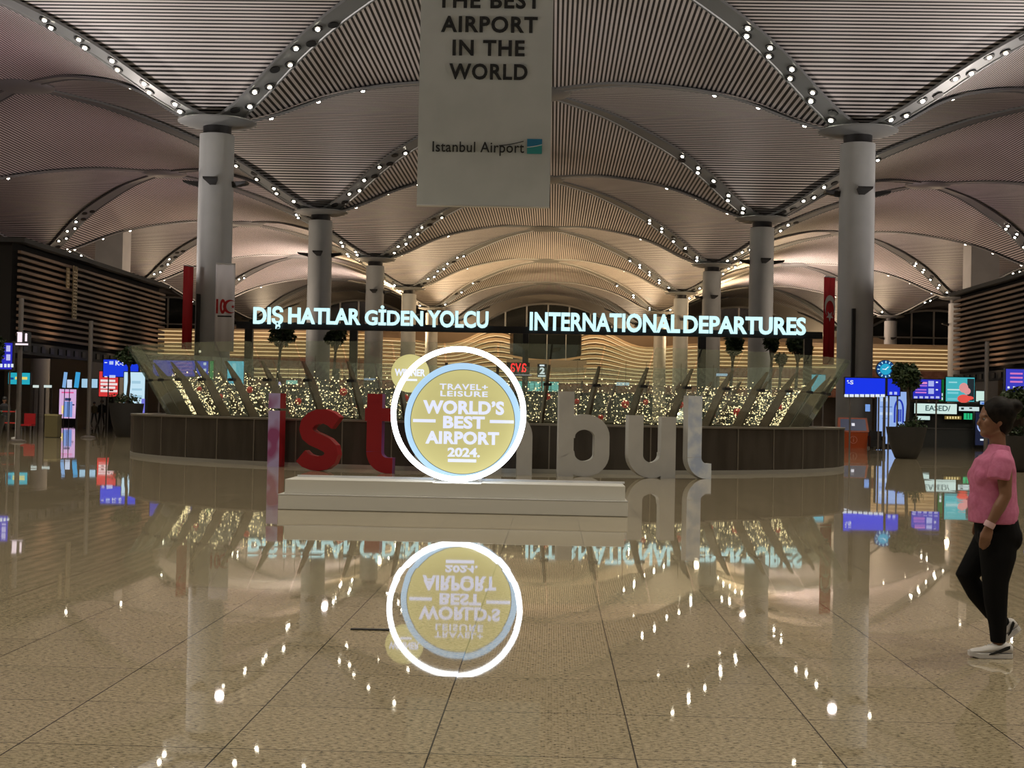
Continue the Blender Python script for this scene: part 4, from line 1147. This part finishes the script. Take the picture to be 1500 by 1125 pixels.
screen('cloud_sign', 'small tilted pale blue lit sign above the black circle kiosk', (1436, 588, 1450, 592.5), 77.25, (150, 185, 230), [(1438, 590, 1446, 592, (60, 110, 205))], cat='sign', stand=None)
# boards seen through the balustrade glass
screen('glass_side_board', 'blue board seen through the left glass, text rows on purple', (224, 528, 286, 551), 64, (60, 62, 165), [(256, 531 + 5*k, 282, 533 + 5*k, (130, 90, 170)) for k in range(4)])
screen('glass_side_board', 'small blue board with icons seen through the left glass', (288, 529, 305, 552), 64.5, (40, 65, 200), [(298, 531, 302, 535, WH), (298, 540, 302, 544, WH)])
screen('green_board', 'narrow green board seen through the left glass', (307, 529, 312.5, 556), 65, (25, 130, 70))
screen('cyan_screen', 'cyan screen seen through the glass beside the left nave column', (333, 529, 357, 564), 72, (95, 190, 215), [(340, 532, 346, 546, (150, 215, 230))])
screen('cyan_screen', 'cyan screen seen through the right glass near its end', (1189, 549, 1209, 574), 68, (95, 180, 200))
screen('shop_sign', 'teal lit shop window low behind the ring at its right', (757, 559, 818, 573), 150, (120, 200, 190), [(766 + 8*k, 560, 768 + 8*k, 573, (70, 140, 130)) for k in range(6)], cat='sign')
nv = lit_sign('neon_sign', 'red mirrored script neon sign over a dark board right of the ring', (742, 531, 776, 551), 84, (38, 30, 28), .6)
text_px('ava', 747, 532, 771, 545, 83.9, .04, .0, mirror=True).build('lettering', em(255, 45, 45, 2.0), nv)
cx, cz, w, h = rect(744, 548.5, 779, 549.7, 83.9); mb = MB(); mb.box(cx, 83.93, cz, w, .03, h); mb.build('rule_line', em(170, 160, 170), nv)
mb = MB(); nb = P(759, 541, 84)
for q in (-.5, .5): mb.tube([(nb.x + q, 84.2, 0), (nb.x + q, 84.2, nb.z)], .06, 6)
mb.build('post', M['frame'], nv)
ns = lit_sign('number_sign', 'dark sign with a lit white number 2 right of the ring', (787, 533, 801, 553), 118, (40, 42, 45), .5)
text_px('2', 790.5, 538, 798, 548, 117.9, .04, .05).build('lettering', em(235, 240, 245, 1.2), ns)
for b4 in ((790.5, 534, 797.5, 536.5), (788, 549.5, 800.5, 552)):
    mb = MB(); cx, cz, w, h = rect(*b4, 117.9); mb.box(cx, 117.93, cz, w, .03, h); mb.build('sign_bar', em(235, 240, 245, 1.1), ns)
nb = P(794, 543, 118); mb = MB(); mb.tube([(nb.x, 118.3, 0), (nb.x, 118.3, nb.z)], .07, 8); mb.build('post', M['frame'], ns)
for k, (px, c, lbl) in enumerate((((401, 559, 414, 565), (190, 175, 215), 'small violet white shop sign low through the glass left of the ring'), ((419, 557, 436, 563), (150, 205, 190), 'small green white shop sign low through the glass left of the ring'),
        ((1140, 575, 1157, 581), (220, 230, 225), 'small white shop sign low through the glass at the right'), ((1161, 575, 1180, 580), (215, 225, 225), 'second small white shop sign low through the right glass, nearer its end'), ((902, 560, 922, 565), (205, 225, 235), 'thin white lit strip behind the glass above the letter u'), ((1049, 547, 1066, 551), (170, 195, 220), 'thin pale blue strip high behind the right glass'),
        ((533, 554, 550, 557), (150, 165, 190), 'thin dim strip behind the glass left of the small gold disc'), ((286, 513, 294.5, 516.5), (235, 225, 190), 'tiny warm lamp sign at the foot of the left loudspeaker'))):
    o = lit_sign('shop_sign', lbl, px, 140 if k not in (7,) else 78.45, c, 1.0, group='small far shop signs', posts=(k != 7))

# ------------------------------------------------------------------ trees and planters
def foliage_mb(c, rx, rz, count, size, seed, shape='ball'):
    rnd = random.Random(seed); mb = MB(); blobs = []
    for k in range(9):
        a = rnd.random()*2*PI; u = rnd.uniform(-.7, .8)
        blobs.append(Vector((math.cos(a)*rx*.55*rnd.random()**.5, math.sin(a)*rx*.55*rnd.random()**.5, u*rz*.6)))
    for k in range(count):
        b = blobs[k % 9]; d = Vector((rnd.gauss(0, 1), rnd.gauss(0, 1), rnd.gauss(0, 1))).normalized() * (rnd.random()**.45)
        p = Vector(c) + b + Vector((d.x*rx*.55, d.y*rx*.55, d.z*rz*.5))
        t = Vector((rnd.gauss(0, 1), rnd.gauss(0, 1), rnd.gauss(0, .8))).normalized(); s = t.orthogonal().normalized()
        w = t.cross(s); s = (s*math.cos(k) + w*math.sin(k)); L = size*rnd.uniform(.7, 1.3)
        mb.add([p - t*L*.5, p + s*L*.22, p + t*L*.5, p - s*L*.22], [(0, 1, 2, 3)])
    return mb
def bowl(x, y, r_top, r_bot, h, name, parent=None):
    mb = MB(); mb.lathe([(r_bot*.9, 0), (r_bot, .03), (r_bot + (r_top - r_bot)*.55, h*.4), (r_top*.93, h*.75), (r_top, h), (r_top*.93, h), (r_top*.88, h*.9), (0.02, h*.9)], (x, y, 0), 36, cap=False)
    return mb
def potted_tree(label, px, gy, crown_px, crown_r, rz_px, pot_w, pot_h_px, seed, d=None, leafn=1500, group='potted trees'):
    if d is None: d = HC*F/(gy - (603.4 + (px - 808)*.0192))
    g = P(px, gy, d); x = g.x; c = P(crown_px[0], crown_px[1], d)
    r = thing('potted_tree', label, 'tree', (x, d, 0), group)
    h = pot_h_px/F*d; rt = pot_w/2/F*d
    bowl(x, d, rt, rt*.55, h, 'planter').build('planter', M['pot'], r, smooth=True)
    mb = MB(); mb.lathe([(rt*.9, h*.88), (rt*.5, h*.92), (.01, h*.93)], (x, d, 0), 24, cap=False); mb.build('soil', M['soil'], r)
    foliage_mb((x, d, h*1.05), rt*.95, h*.30, 420, .14, seed + 50).build('underplanting', M['leaf'], r)
    mb = MB(); top = Vector((c.x, d, c.z)); b = Vector((x, d, h*.85)); R = .055*d/50
    mid = b.lerp(top, .5) + Vector((.06, .03, 0))
    mb.tube([b, mid, top], [R*1.2, R, R*.7], 8)
    for k in range(5):
        a = k*1.3 + seed; q = top + Vector((math.cos(a)*crown_r/F*d*.6, math.sin(a)*crown_r/F*d*.6, rz_px/F*d*(.1 + .12*k)))
        mb.tube([mid.lerp(top, .55), q], [R*.7, R*.3], 6)
    mb.build('trunk', M['bark'], r, smooth=True)
    foliage_mb((c.x, d, c.z), crown_r/F*d*1.05, rz_px/F*d*1.1, leafn, .20*d/50, seed).build('foliage', M['leaf'], r)
    return r
potted_tree('tree in a dark bowl planter at the left of the balustrade', 184, 641, (189, 521), 20, 13, 51, 50, 1, leafn=1300)
potted_tree('olive tree in a charcoal bowl planter between the balustrade and the woman', 1327, 671, (1329, 552), 21, 20, 58, 46, 2, leafn=1700)
potted_tree('leafy tree in a dark planter at the right edge behind the woman', 1500, 690, (1492, 590), 26, 24, 64, 52, 3, leafn=1900)
potted_tree('leafy dark tree at the extreme left edge beside the flight screen', -22, 655, (-14, 515), 22, 26, 56, 46, 12, leafn=1500)
for k, (px, cy, r, rz, d, lbl) in enumerate(((413, 489, 20, 21, 104, 'far dark tree under the letters HATLAR'), (494, 490, 18, 17, 106, 'far dark tree beside the second left nave column'), (1075, 506, 13, 16, 104, 'far round tree left of the second right nave column'),
        (1170, 507, 19, 20, 100, 'far dark tree left of the red flag'), (1132, 503, 12, 16, 108, 'far dark tree just behind the second right nave column'), (1145, 526, 9, 8, 98, 'low far bush in a planter between two far right trees'))):
    potted_tree(lbl, px, 0, (px, cy), r, rz, 26, 24, 20 + k, d=d, leafn=900, group='far potted trees')

# ------------------------------------------------------------------ small floor items at the left
bx_, bz_, bw_, bh_ = rect(64, 612, 83, 642, 52)
d = HC*F/(642 - 589.5); g = P(74, 642, d)
r = thing('waste_bin', 'square khaki waste bin standing left of the digital poster', 'bin', (g.x, d, 0))
w = 19/F*d; mb = MB(); mb.box(g.x, d + w/2, .47, w, w, .90); mb.build('body', M['bin'], r)
mb = MB(); mb.box(g.x, d + w/2, .95, w*1.04, w*1.04, .07); mb.build('lid', mat('bin lid', (.32, .28, .14), .5), r)
mb = MB(); mb.box(g.x, d + w/2, .01, w*.9, w*.9, .03); mb.build('foot', M['dark'], r)
d = HC*F/(643 - 588.5); g = P(23, 643, d)
r = thing('barrier_rail', 'white and red queue barrier at the left edge of the floor', 'barrier', (g.x, d, 0))
for q in (0, -1.5):
    mb = MB(); mb.tube([(g.x + q, d, 0), (g.x + q, d, 1.15)], .035, 10); mb.lathe([(.18, 0), (.18, .03), (.05, .05)], (g.x + q, d, 0), 18); mb.build('post', mat('white post', (.7, .7, .7), .4), r)
for z in (.62, 1.08):
    mb = MB(); mb.box(g.x - .75, d, z, 1.45, .02, .05); mb.build('belt', mat('red belt', (.5, .04, .03), .6), r)
# red chair under the slatted building
d = 63; g = P(41, 612, d)
r = thing('red_chair', 'small red chair under the left slatted building', 'chair', (g.x, d, 0))
mb = MB(); mb.box(g.x, d, .45, .5, .5, .08); mb.build('seat', M['flagred'], r)
mb = MB(); mb.box(g.x, d + .24, .72, .5, .06, .5); mb.build('backrest', M['flagred'], r)
for qx in (-.2, .2):
    for qy in (-.2, .2):
        mb = MB(); mb.tube([(g.x + qx, d + qy, 0), (g.x + qx, d + qy, .42)], .02, 6); mb.build('leg', M['greymetal'], r)
# low dark chair beside the orange kiosk
d = 71; g = P(1284, 655, d)
r = thing('dark_armchair', 'low dark armchair between the orange kiosk and the pale blue totem', 'chair', (g.x, d, 0))
mb = MB(); mb.box(g.x, d, .25, .62, .6, .32); mb.build('seat', M['pot'], r)
mb = MB(); mb.box(g.x, d + .28, .55, .62, .12, .62); mb.build('backrest', M['pot'], r)
for q in (-.33, .33):
    mb = MB(); mb.box(g.x + q, d, .36, .08, .6, .5); mb.build('armrest', M['pot'], r)
mb = MB()
for qx in (-.24, .24): mb.box(g.x + qx, d - .2, .045, .06, .06, .09); mb.box(g.x + qx, d + .2, .045, .06, .06, .09)
mb.build('leg_set', M['black'], r)

# floor cover plate seam
mb = MB(); a = P(502, 926, 9.9); 
mb.box(-1.20, 9.60, .004, .26, .05, .008); tag(mb.build('floor_hatch', M['black'], loc=(-1.20, 9.60, 0)), 'short dark slot cover in the floor left of the mirrored ring', 'floor cover')

# ------------------------------------------------------------------ people
SKIN = mat('skin', (.23, .115, .07), .5)
def loft(mb, secs, n=18, side=Vector((0, 1, 0))):
    """secs: (centre, half fore-aft, half side) rings square to the path"""
    pts = [Vector(s[0]) for s in secs]; vs = []
    for i, p in enumerate(pts):
        t = (pts[min(i+1, len(pts)-1)] - pts[max(i-1, 0)]).normalized()
        sd = (side - t*side.dot(t)).normalized(); fo = t.cross(sd)
        for k in range(n):
            a = 2*PI*k/n; vs.append(p + fo*math.cos(a)*secs[i][1] + sd*math.sin(a)*secs[i][2])
    m2 = len(pts); fs = [tuple(reversed(range(n))), tuple((m2-1)*n + k for k in range(n))]
    for j in range(m2 - 1):
        for k in range(n):
            k2 = (k+1) % n; fs.append((j*n+k, j*n+k2, (j+1)*n+k2, (j+1)*n+k))
    mb.add(vs, fs)
WD = 9.05; KPX = F / (WD + .12)
def wl(dx, secs):
    return [(c + Vector((dx/KPX, 0, 0)), a, b2) for c, a, b2 in secs]
def wp(px, py, y=0.0):
    """local point on the walker from photo pixels; y = depth offset from her centre line (negative is nearer)"""
    x = ((px - 1455) - (955 - py)*.0192)/KPX; z = (958 - py)/KPX
    return Vector((wx0 + x, WD + .12 + y, z))
wx0 = P(1450.5, 958, WD + .12).x
wm = thing('person', 'woman in a pink t-shirt and black trousers walking left at the right edge', 'person', (wx0, WD + .12, 0))
body = MB()
# head
hc = wp(1464, 615)
loft(body, [(wp(1468, 668), .055, .070), (wp(1467.5, 656), .052, .052), (wp(1467, 645), .051, .050), (wp(1466, 634), .056, .053)])
body.ball(tuple(wp(1465.5, 611)), .098, 20, 14, (1.0, .77, 1.10))         # cranium
body.ball(tuple(wp(1456.5, 622)), .074, 18, 12, (.80, .80, 1.18))         # face mass
body.ball(tuple(wp(1449.5, 636.5)), .030, 14, 10, (1.05, 1.25, .95))      # chin
loft(body, [(wp(1468, 633), .03, .062), (wp(1459, 637.5), .028, .052), (wp(1450, 638), .024, .030)], 12)   # jaw
body.ball(tuple(wp(1447.5, 611.5)), .030, 14, 10, (.85, 1.6, .75))        # brow
loft(body, [(wp(1446.2, 613), .010, .011), (wp(1443.0, 618.5), .015, .014), (wp(1440.2, 623.2), .015, .018), (wp(1443, 626.2), .012, .016)], 12)
body.ball(tuple(wp(1444.6, 629.4)), .0125, 12, 8, (.85, 1.9, .62))        # lips
body.ball(tuple(wp(1445.0, 632.4)), .0125, 12, 8, (.85, 1.7, .66))
for s in (-1, 1):
    body.ball(tuple(wp(1450, 621.5, s*.045)), .026, 12, 8, (1, .6, 1))    # cheeks
    body.ball(tuple(wp(1466.5, 619.5, s*.073)), .025, 12, 8, (.62, .32, 1.15))  # ears
# arms: near arm (her left) hangs, bent a little forward; far arm behind the torso
def arm(y, sh, el, wr, kn, tips, thumb):
    loft(body, [(wp(*sh, y*.86), .055, .052), (wp((sh[0]+el[0])/2, (sh[1]+el[1])/2, y), .047, .046), (wp(*el, y*1.05), .038, .038), (wp(el[0]*.6 + wr[0]*.4, el[1]*.6 + wr[1]*.4, y*1.05), .040, .037), (wp(*wr, y), .026, .022)], 16)
    loft(body, [(wp(*wr, y), .025, .020), (wp(wr[0]*.5 + kn[0]*.5, wr[1]*.5 + kn[1]*.5, y), .036, .018), (wp(*kn, y), .039, .017)], 14)
    for (o0, mid, tip) in tips:
        loft(body, [(wp(kn[0] + o0, kn[1] - 3, y), .0095, .0095), (wp(kn[0] + mid[0], kn[1] + mid[1], y + .012), .0088, .0088), (wp(kn[0] + tip[0], kn[1] + tip[1], y + .030), .0070, .0070)], 10)
    loft(body, [(wp(wr[0] + thumb[0][0], wr[1] + thumb[0][1], y), .011, .011), (wp(wr[0] + thumb[1][0], wr[1] + thumb[1][1], y + .012), .010, .010), (wp(wr[0] + thumb[2][0], wr[1] + thumb[2][1], y + .02), .0075, .0075)], 10)
NEAR = [(-6.2, (-7.5, 7), (-6.0, 13.5)), (-2.2, (-3.0, 9), (-2.2, 16.5)), (2.0, (1.4, 9), (1.0, 15.5)), (6.0, (5.6, 7), (4.2, 12.0))]
arm(-.19, (1463, 672), (1464, 724), (1442, 766), (1436.5, 786), NEAR, [(-3, 5), (-10.5, 13), (-11.5, 22)])
arm(.19, (1472, 672), (1474, 722), (1458, 757), (1452, 775), NEAR, [(-3, 5), (-9.5, 13), (-10.5, 21)])
# torso and legs (mostly under clothes, one surface with the rest)
loft(body, [(wp(1467, 800), .10, .15), (wp(1465, 770), .105, .15), (wp(1463, 735), .10, .13), (wp(1462, 700), .11, .145), (wp(1467, 678), .085, .17), (wp(1468.5, 664), .05, .08)], 20)
NL = [(wp(1468, 780, -.07), .115, .085), (wp(1467, 815, -.08), .098, .080), (wp(1463, 850, -.085), .068, .062), (wp(1463.5, 880, -.085), .058, .052), (wp(1466, 910, -.085), .042, .040), (wp(1466.5, 936, -.085), .033, .032), (wp(1466, 948, -.085), .036, .032)]
FL = [(wp(1464, 782, .07), .110, .085), (wp(1446, 812, .085), .088, .078), (wp(1422, 846, .085), .062, .060), (wp(1437, 870, .085), .054, .050), (wp(1458, 898, .085), .042, .040), (wp(1476, 917, .085), .033, .032), (wp(1480, 925, .085), .032, .030)]
NL = wl(-6, NL); FL = wl(6, FL)
loft(body, NL); loft(body, FL)
person_body = remesh(body, .0062, SKIN, 'body', wm, 5, .5)
# eyes and brows
mb = MB()
for s in (-1, 1): mb.ball(tuple(wp(1446.6, 616.2, s*.033)), .010, 10, 8)
mb.build('eye', mat('eye white', (.26, .24, .23), .35), wm, smooth=True)
mb = MB()
for s in (-1, 1): mb.ball(tuple(wp(1444.9, 616.2, s*.034)), .0052, 8, 6); mb.tube([wp(1444.6, 612.2, s*.02), wp(1445.4, 611.0, s*.036), wp(1448.6, 611.8, s*.056)], .003, 6)
mb.build('eyebrow', mat('dark brow', (.012, .008, .006), .6), wm, smooth=True)
# hair: scalp cap and bun
hair = MB()
hair.ball(tuple(wp(1470, 607)), .112, 20, 14, (.98, .84, .98)); hair.ball(tuple(wp(1475, 619)), .082, 18, 12, (.80, .92, 1.15)); hair.ball(tuple(wp(1490, 597)), .060, 16, 10, (1.05, 1.0, .85))
hair.ball(tuple(wp(1482, 604)), .055, 14, 10)
hair.ball(tuple(wp(1461, 599)), .058, 14, 10, (.95, 1.2, .66))
for s in (-1, 1): hair.ball(tuple(wp(1460, 606, s*.058)), .036, 12, 8, (1.1, .55, 1.0))
remesh(hair, .008, mottled('dark hair', (.006, .005, .005), (.014, .011, .010), 30, .55), 'hair', wm, 3, .5).data.materials[0].node_tree.nodes['Principled BSDF'].inputs['Specular IOR Level'].default_value = .12
# t-shirt
shirt = MB()
loft(shirt, [(wp(1459.5, 766), .148, .185), (wp(1460, 752), .150, .186), (wp(1461, 730), .142, .170), (wp(1460, 710), .142, .166), (wp(1460.5, 694), .140, .176), (wp(1464, 682), .125, .190), (wp(1468, 671), .090, .172), (wp(1469, 661), .070, .105), (wp(1470, 653), .064, .078)], 28)
shirt.ball(tuple(wp(1442, 700, -.075)), .070, 14, 10, (.85, 1, 1)); shirt.ball(tuple(wp(1442, 700, .075)), .070, 14, 10, (.85, 1, 1))
shirt.ball(tuple(wp(1437, 738)), .060, 14, 10, (.9, 1.7, 1.6))
shirt.ball(tuple(wp(1481, 748)), .075, 14, 10, (.85, 1.7, 1.2))
loft(shirt, [(wp(1464, 668, -.13), .058, .060), (wp(1461, 678, -.175), .068, .066), (wp(1457, 690, -.19), .070, .068), (wp(1454.5, 702, -.195), .070, .070)], 18)
loft(shirt, [(wp(1470, 668, .13), .058, .060), (wp(1470, 678, .175), .066, .066), (wp(1470, 690, .19), .066, .068), (wp(1470, 701, .195), .066, .070)], 18)
remesh(shirt, .0085, mottled('pink jersey', (.50, .135, .26), (.56, .17, .31), 30, .85), 't_shirt', wm, 4, .5)
# trousers
tr = MB()
def grow(L, e): return [(c, a + e, b2 + e) for c, a, b2 in L]
loft(tr, grow(NL[:6], .014)); loft(tr, grow(FL[:6], .014))
loft(tr, [(wp(1463, 752), .125, .165), (wp(1465, 770), .135, .172), (wp(1468, 788), .140, .170), (wp(1468, 802), .115, .150)], 22)
tr.ball(tuple(wp(1483, 786, -.06)), .085, 14, 10, (.75, 1, 1.05)); tr.ball(tuple(wp(1482, 786, .07)), .085, 14, 10, (.75, 1, 1.05))
remesh(tr, .0085, mat('black leggings', (.005, .005, .006), .85, 0, None, 0, .15), 'trousers', wm, 4, .5)
# trainers
WHT = mat('white trainer', (.62, .60, .60), .5)
def shoe(toe, heel, y, lift):
    """toe and heel at sole level in photo pixels"""
    T, Hh = wp(*toe, y), wp(*heel, y); ax = (Hh - T); L = ax.length; ax.normalize(); upv = ax.cross(Vector((0, 1, 0))); 
    if upv.z < 0: upv = -upv
    def q(u, v, s): return T + ax*(u*L) + upv*v + Vector((0, s, 0))
    sole = MB(); out = []
    prof = [(0, .020), (.06, .036), (.2, .048), (.4, .046), (.6, .040), (.85, .038), (.97, .028), (1, .012)]
    vs = []; n = len(prof)
    for h0 in (.0, .028):
        for u, w in prof: vs.append(q(u, h0 + (.012 if u < .08 else 0), -w))
        for u, w in reversed(prof): vs.append(q(u, h0 + (.012 if u < .08 else 0), w))
    k = 2*n; sole.add(vs, [tuple(range(k)), tuple(reversed(range(k, 2*k)))] + [(j, (j+1) % k, k + (j+1) % k, k + j) for j in range(k)])
    so = sole.build('shoe_sole', WHT, wm)
    upp = MB()
    secs = [(.03, .016, .024, .022), (.12, .024, .036, .030), (.28, .034, .044, .038), (.45, .050, .042, .052), (.62, .064, .038, .070), (.80, .068, .036, .078), (.95, .056, .030, .064), (1.0, .040, .018, .05)]
    vs = []; n2 = 14
    for u, h, w, hh in secs:
        for j in range(n2):
            a = 2*PI*j/n2; vs.append(q(u, .026 + hh*.5 + hh*.5*math.sin(a)*1.0, w*math.cos(a)))
    fs = [tuple(reversed(range(n2))), tuple((len(secs)-1)*n2 + j for j in range(n2))]
    for i in range(len(secs)-1):
        for j in range(n2): fs.append((i*n2 + j, i*n2 + (j+1) % n2, (i+1)*n2 + (j+1) % n2, (i+1)*n2 + j))
    upp.add(vs, fs); uo = upp.build('shoe', WHT, wm, smooth=True)
    st = MB(); P0 = []
    for u, v, wd2 in ((.42, .036, .008), (.55, .046, .014), (.70, .062, .022), (.82, .076, .026), (.90, .084, .020)):
        P0.append((u, v, wd2))
    vs = []
    for u, v, wd2 in P0:
        for e in (-1, 1):
            ww = .044 if u < .6 else .041
            vs.append(q(u, v - .012 + e*wd2/2, -ww - .002)); 
    st.add(vs, [(2*j, 2*j+1, 2*j+3, 2*j+2) for j in range(len(P0)-1)])
    st.build('shoe_stripe', M['ink'], uo)
    lc = MB()
    for u in (.36, .43, .50): lc.tube([q(u, .030 + .075*u, -.022), q(u + .02, .044 + .085*u, 0), q(u, .030 + .075*u, .022)], .004, 6)
    lc.build('shoe_lace', mat('lace', (.7, .7, .7), .7), uo)
shoe((1418, 957.5), (1480.5, 957.5), -.085, 0)
shoe((1474, 944), (1505, 921), .085, .06)
# wrist band
mb = MB(); c0 = wp(1444, 762, -.192); c1 = wp(1440.2, 769.5, -.190)
loft(mb, [(c0, .034, .031), (c0.lerp(c1, .5), .035, .032), (c1, .034, .031)], 18); mb.build('wrist_band', mat('pale pink band', (.62, .42, .45), .5), wm, smooth=True)

def small_person(label, px, gy, h, coat, pants, lean_, seed, d=None):
    if d is None: d = HC*F/(gy - (603.4 + (px - 808)*.0192))
    g = P(px, gy, d); x = g.x; k = h/1.7
    r = thing('person', label, 'person', (x, d, 0))
    def q(a, b, c): return Vector((x + a*k + lean_*c, d + b*k, c*k))
    b = MB(); b.ball(tuple(q(0, 0, 1.60)), .10*k, 12, 8, (1, .8, 1.2)); loft(b, [(q(0, 0, 1.40), .05*k, .05*k), (q(0, 0, 1.52), .05*k, .05*k)], 10, Vector((1, 0, 0)))
    loft(b, [(q(0, 0, .85), .11*k, .15*k), (q(0, 0, 1.1), .10*k, .14*k), (q(0, 0, 1.32), .11*k, .19*k), (q(0, 0, 1.42), .06*k, .10*k)], 14, Vector((1, 0, 0)))
    for s in (-1, 1):
        loft(b, [(q(s*.09, 0, .88), .09*k, .085*k), (q(s*.10 + .06*s, -.05*s, .48), .06*k, .06*k), (q(s*.11 + .08*s, .05*s, .07), .04*k, .04*k)], 12, Vector((1, 0, 0)))
        loft(b, [(q(s*.20, 0, 1.36), .05*k, .05*k), (q(s*.25, .02, 1.08), .042*k, .042*k), (q(s*.24, -.08, .84), .035*k, .03*k), (q(s*.24, -.10, .74), .03*k, .02*k)], 10, Vector((1, 0, 0)))
    remesh(b, .02, SKIN, 'body', r, 2, .5)
    b = MB(); loft(b, [(q(0, 0, .80), .135*k, .175*k), (q(0, 0, 1.1), .125*k, .165*k), (q(0, 0, 1.34), .13*k, .21*k), (q(0, 0, 1.45), .07*k, .10*k)], 14, Vector((1, 0, 0)))
    for s in (-1, 1): loft(b, [(q(s*.19, 0, 1.37), .065*k, .065*k), (q(s*.25, .02, 1.08), .058*k, .058*k), (q(s*.24, -.07, .86), .05*k, .045*k)], 10, Vector((1, 0, 0)))
    remesh(b, .022, coat, 'jacket', r, 2, .5)
    b = MB()
    for s in (-1, 1): loft(b, [(q(s*.09, 0, .90), .105*k, .10*k), (q(s*.10 + .06*s, -.05*s, .48), .075*k, .075*k), (q(s*.11 + .08*s, .05*s, .08), .055*k, .055*k)], 12, Vector((1, 0, 0)))
    remesh(b, .022, pants, 'trousers', r, 2, .5)
    b = MB(); b.ball(tuple(q(0, .02, 1.64)), .112*k, 12, 8, (1, .95, 1.05)); b.build('hair', M['black'], r, smooth=True)
    for s in (-1, 1):
        b = MB(); b.ball(tuple(q(s*.19, .0 + .05*s, .05)), .06*k, 10, 6, (.8, 1.9, .8)); b.build('shoe', M['black'], r, smooth=True)
DK = mat('dark coat', (.02, .02, .024), .8); OL = mat('olive coat', (.09, .075, .035), .8)
small_person('person in a dark coat walking just left of the left planter', 148, 624, 1.68, DK, M['dark'], .02, 1)
small_person('person in an olive jacket walking beside the one in the dark coat', 138, 621, 1.55, OL, M['dark'], -.02, 2)
small_person('person in dark clothes standing at the left edge behind the barrier', 5, 641, 1.65, DK, M['dark'], .0, 3)
for o in bpy.data.objects:
    if '_base' in o: del o['_base']
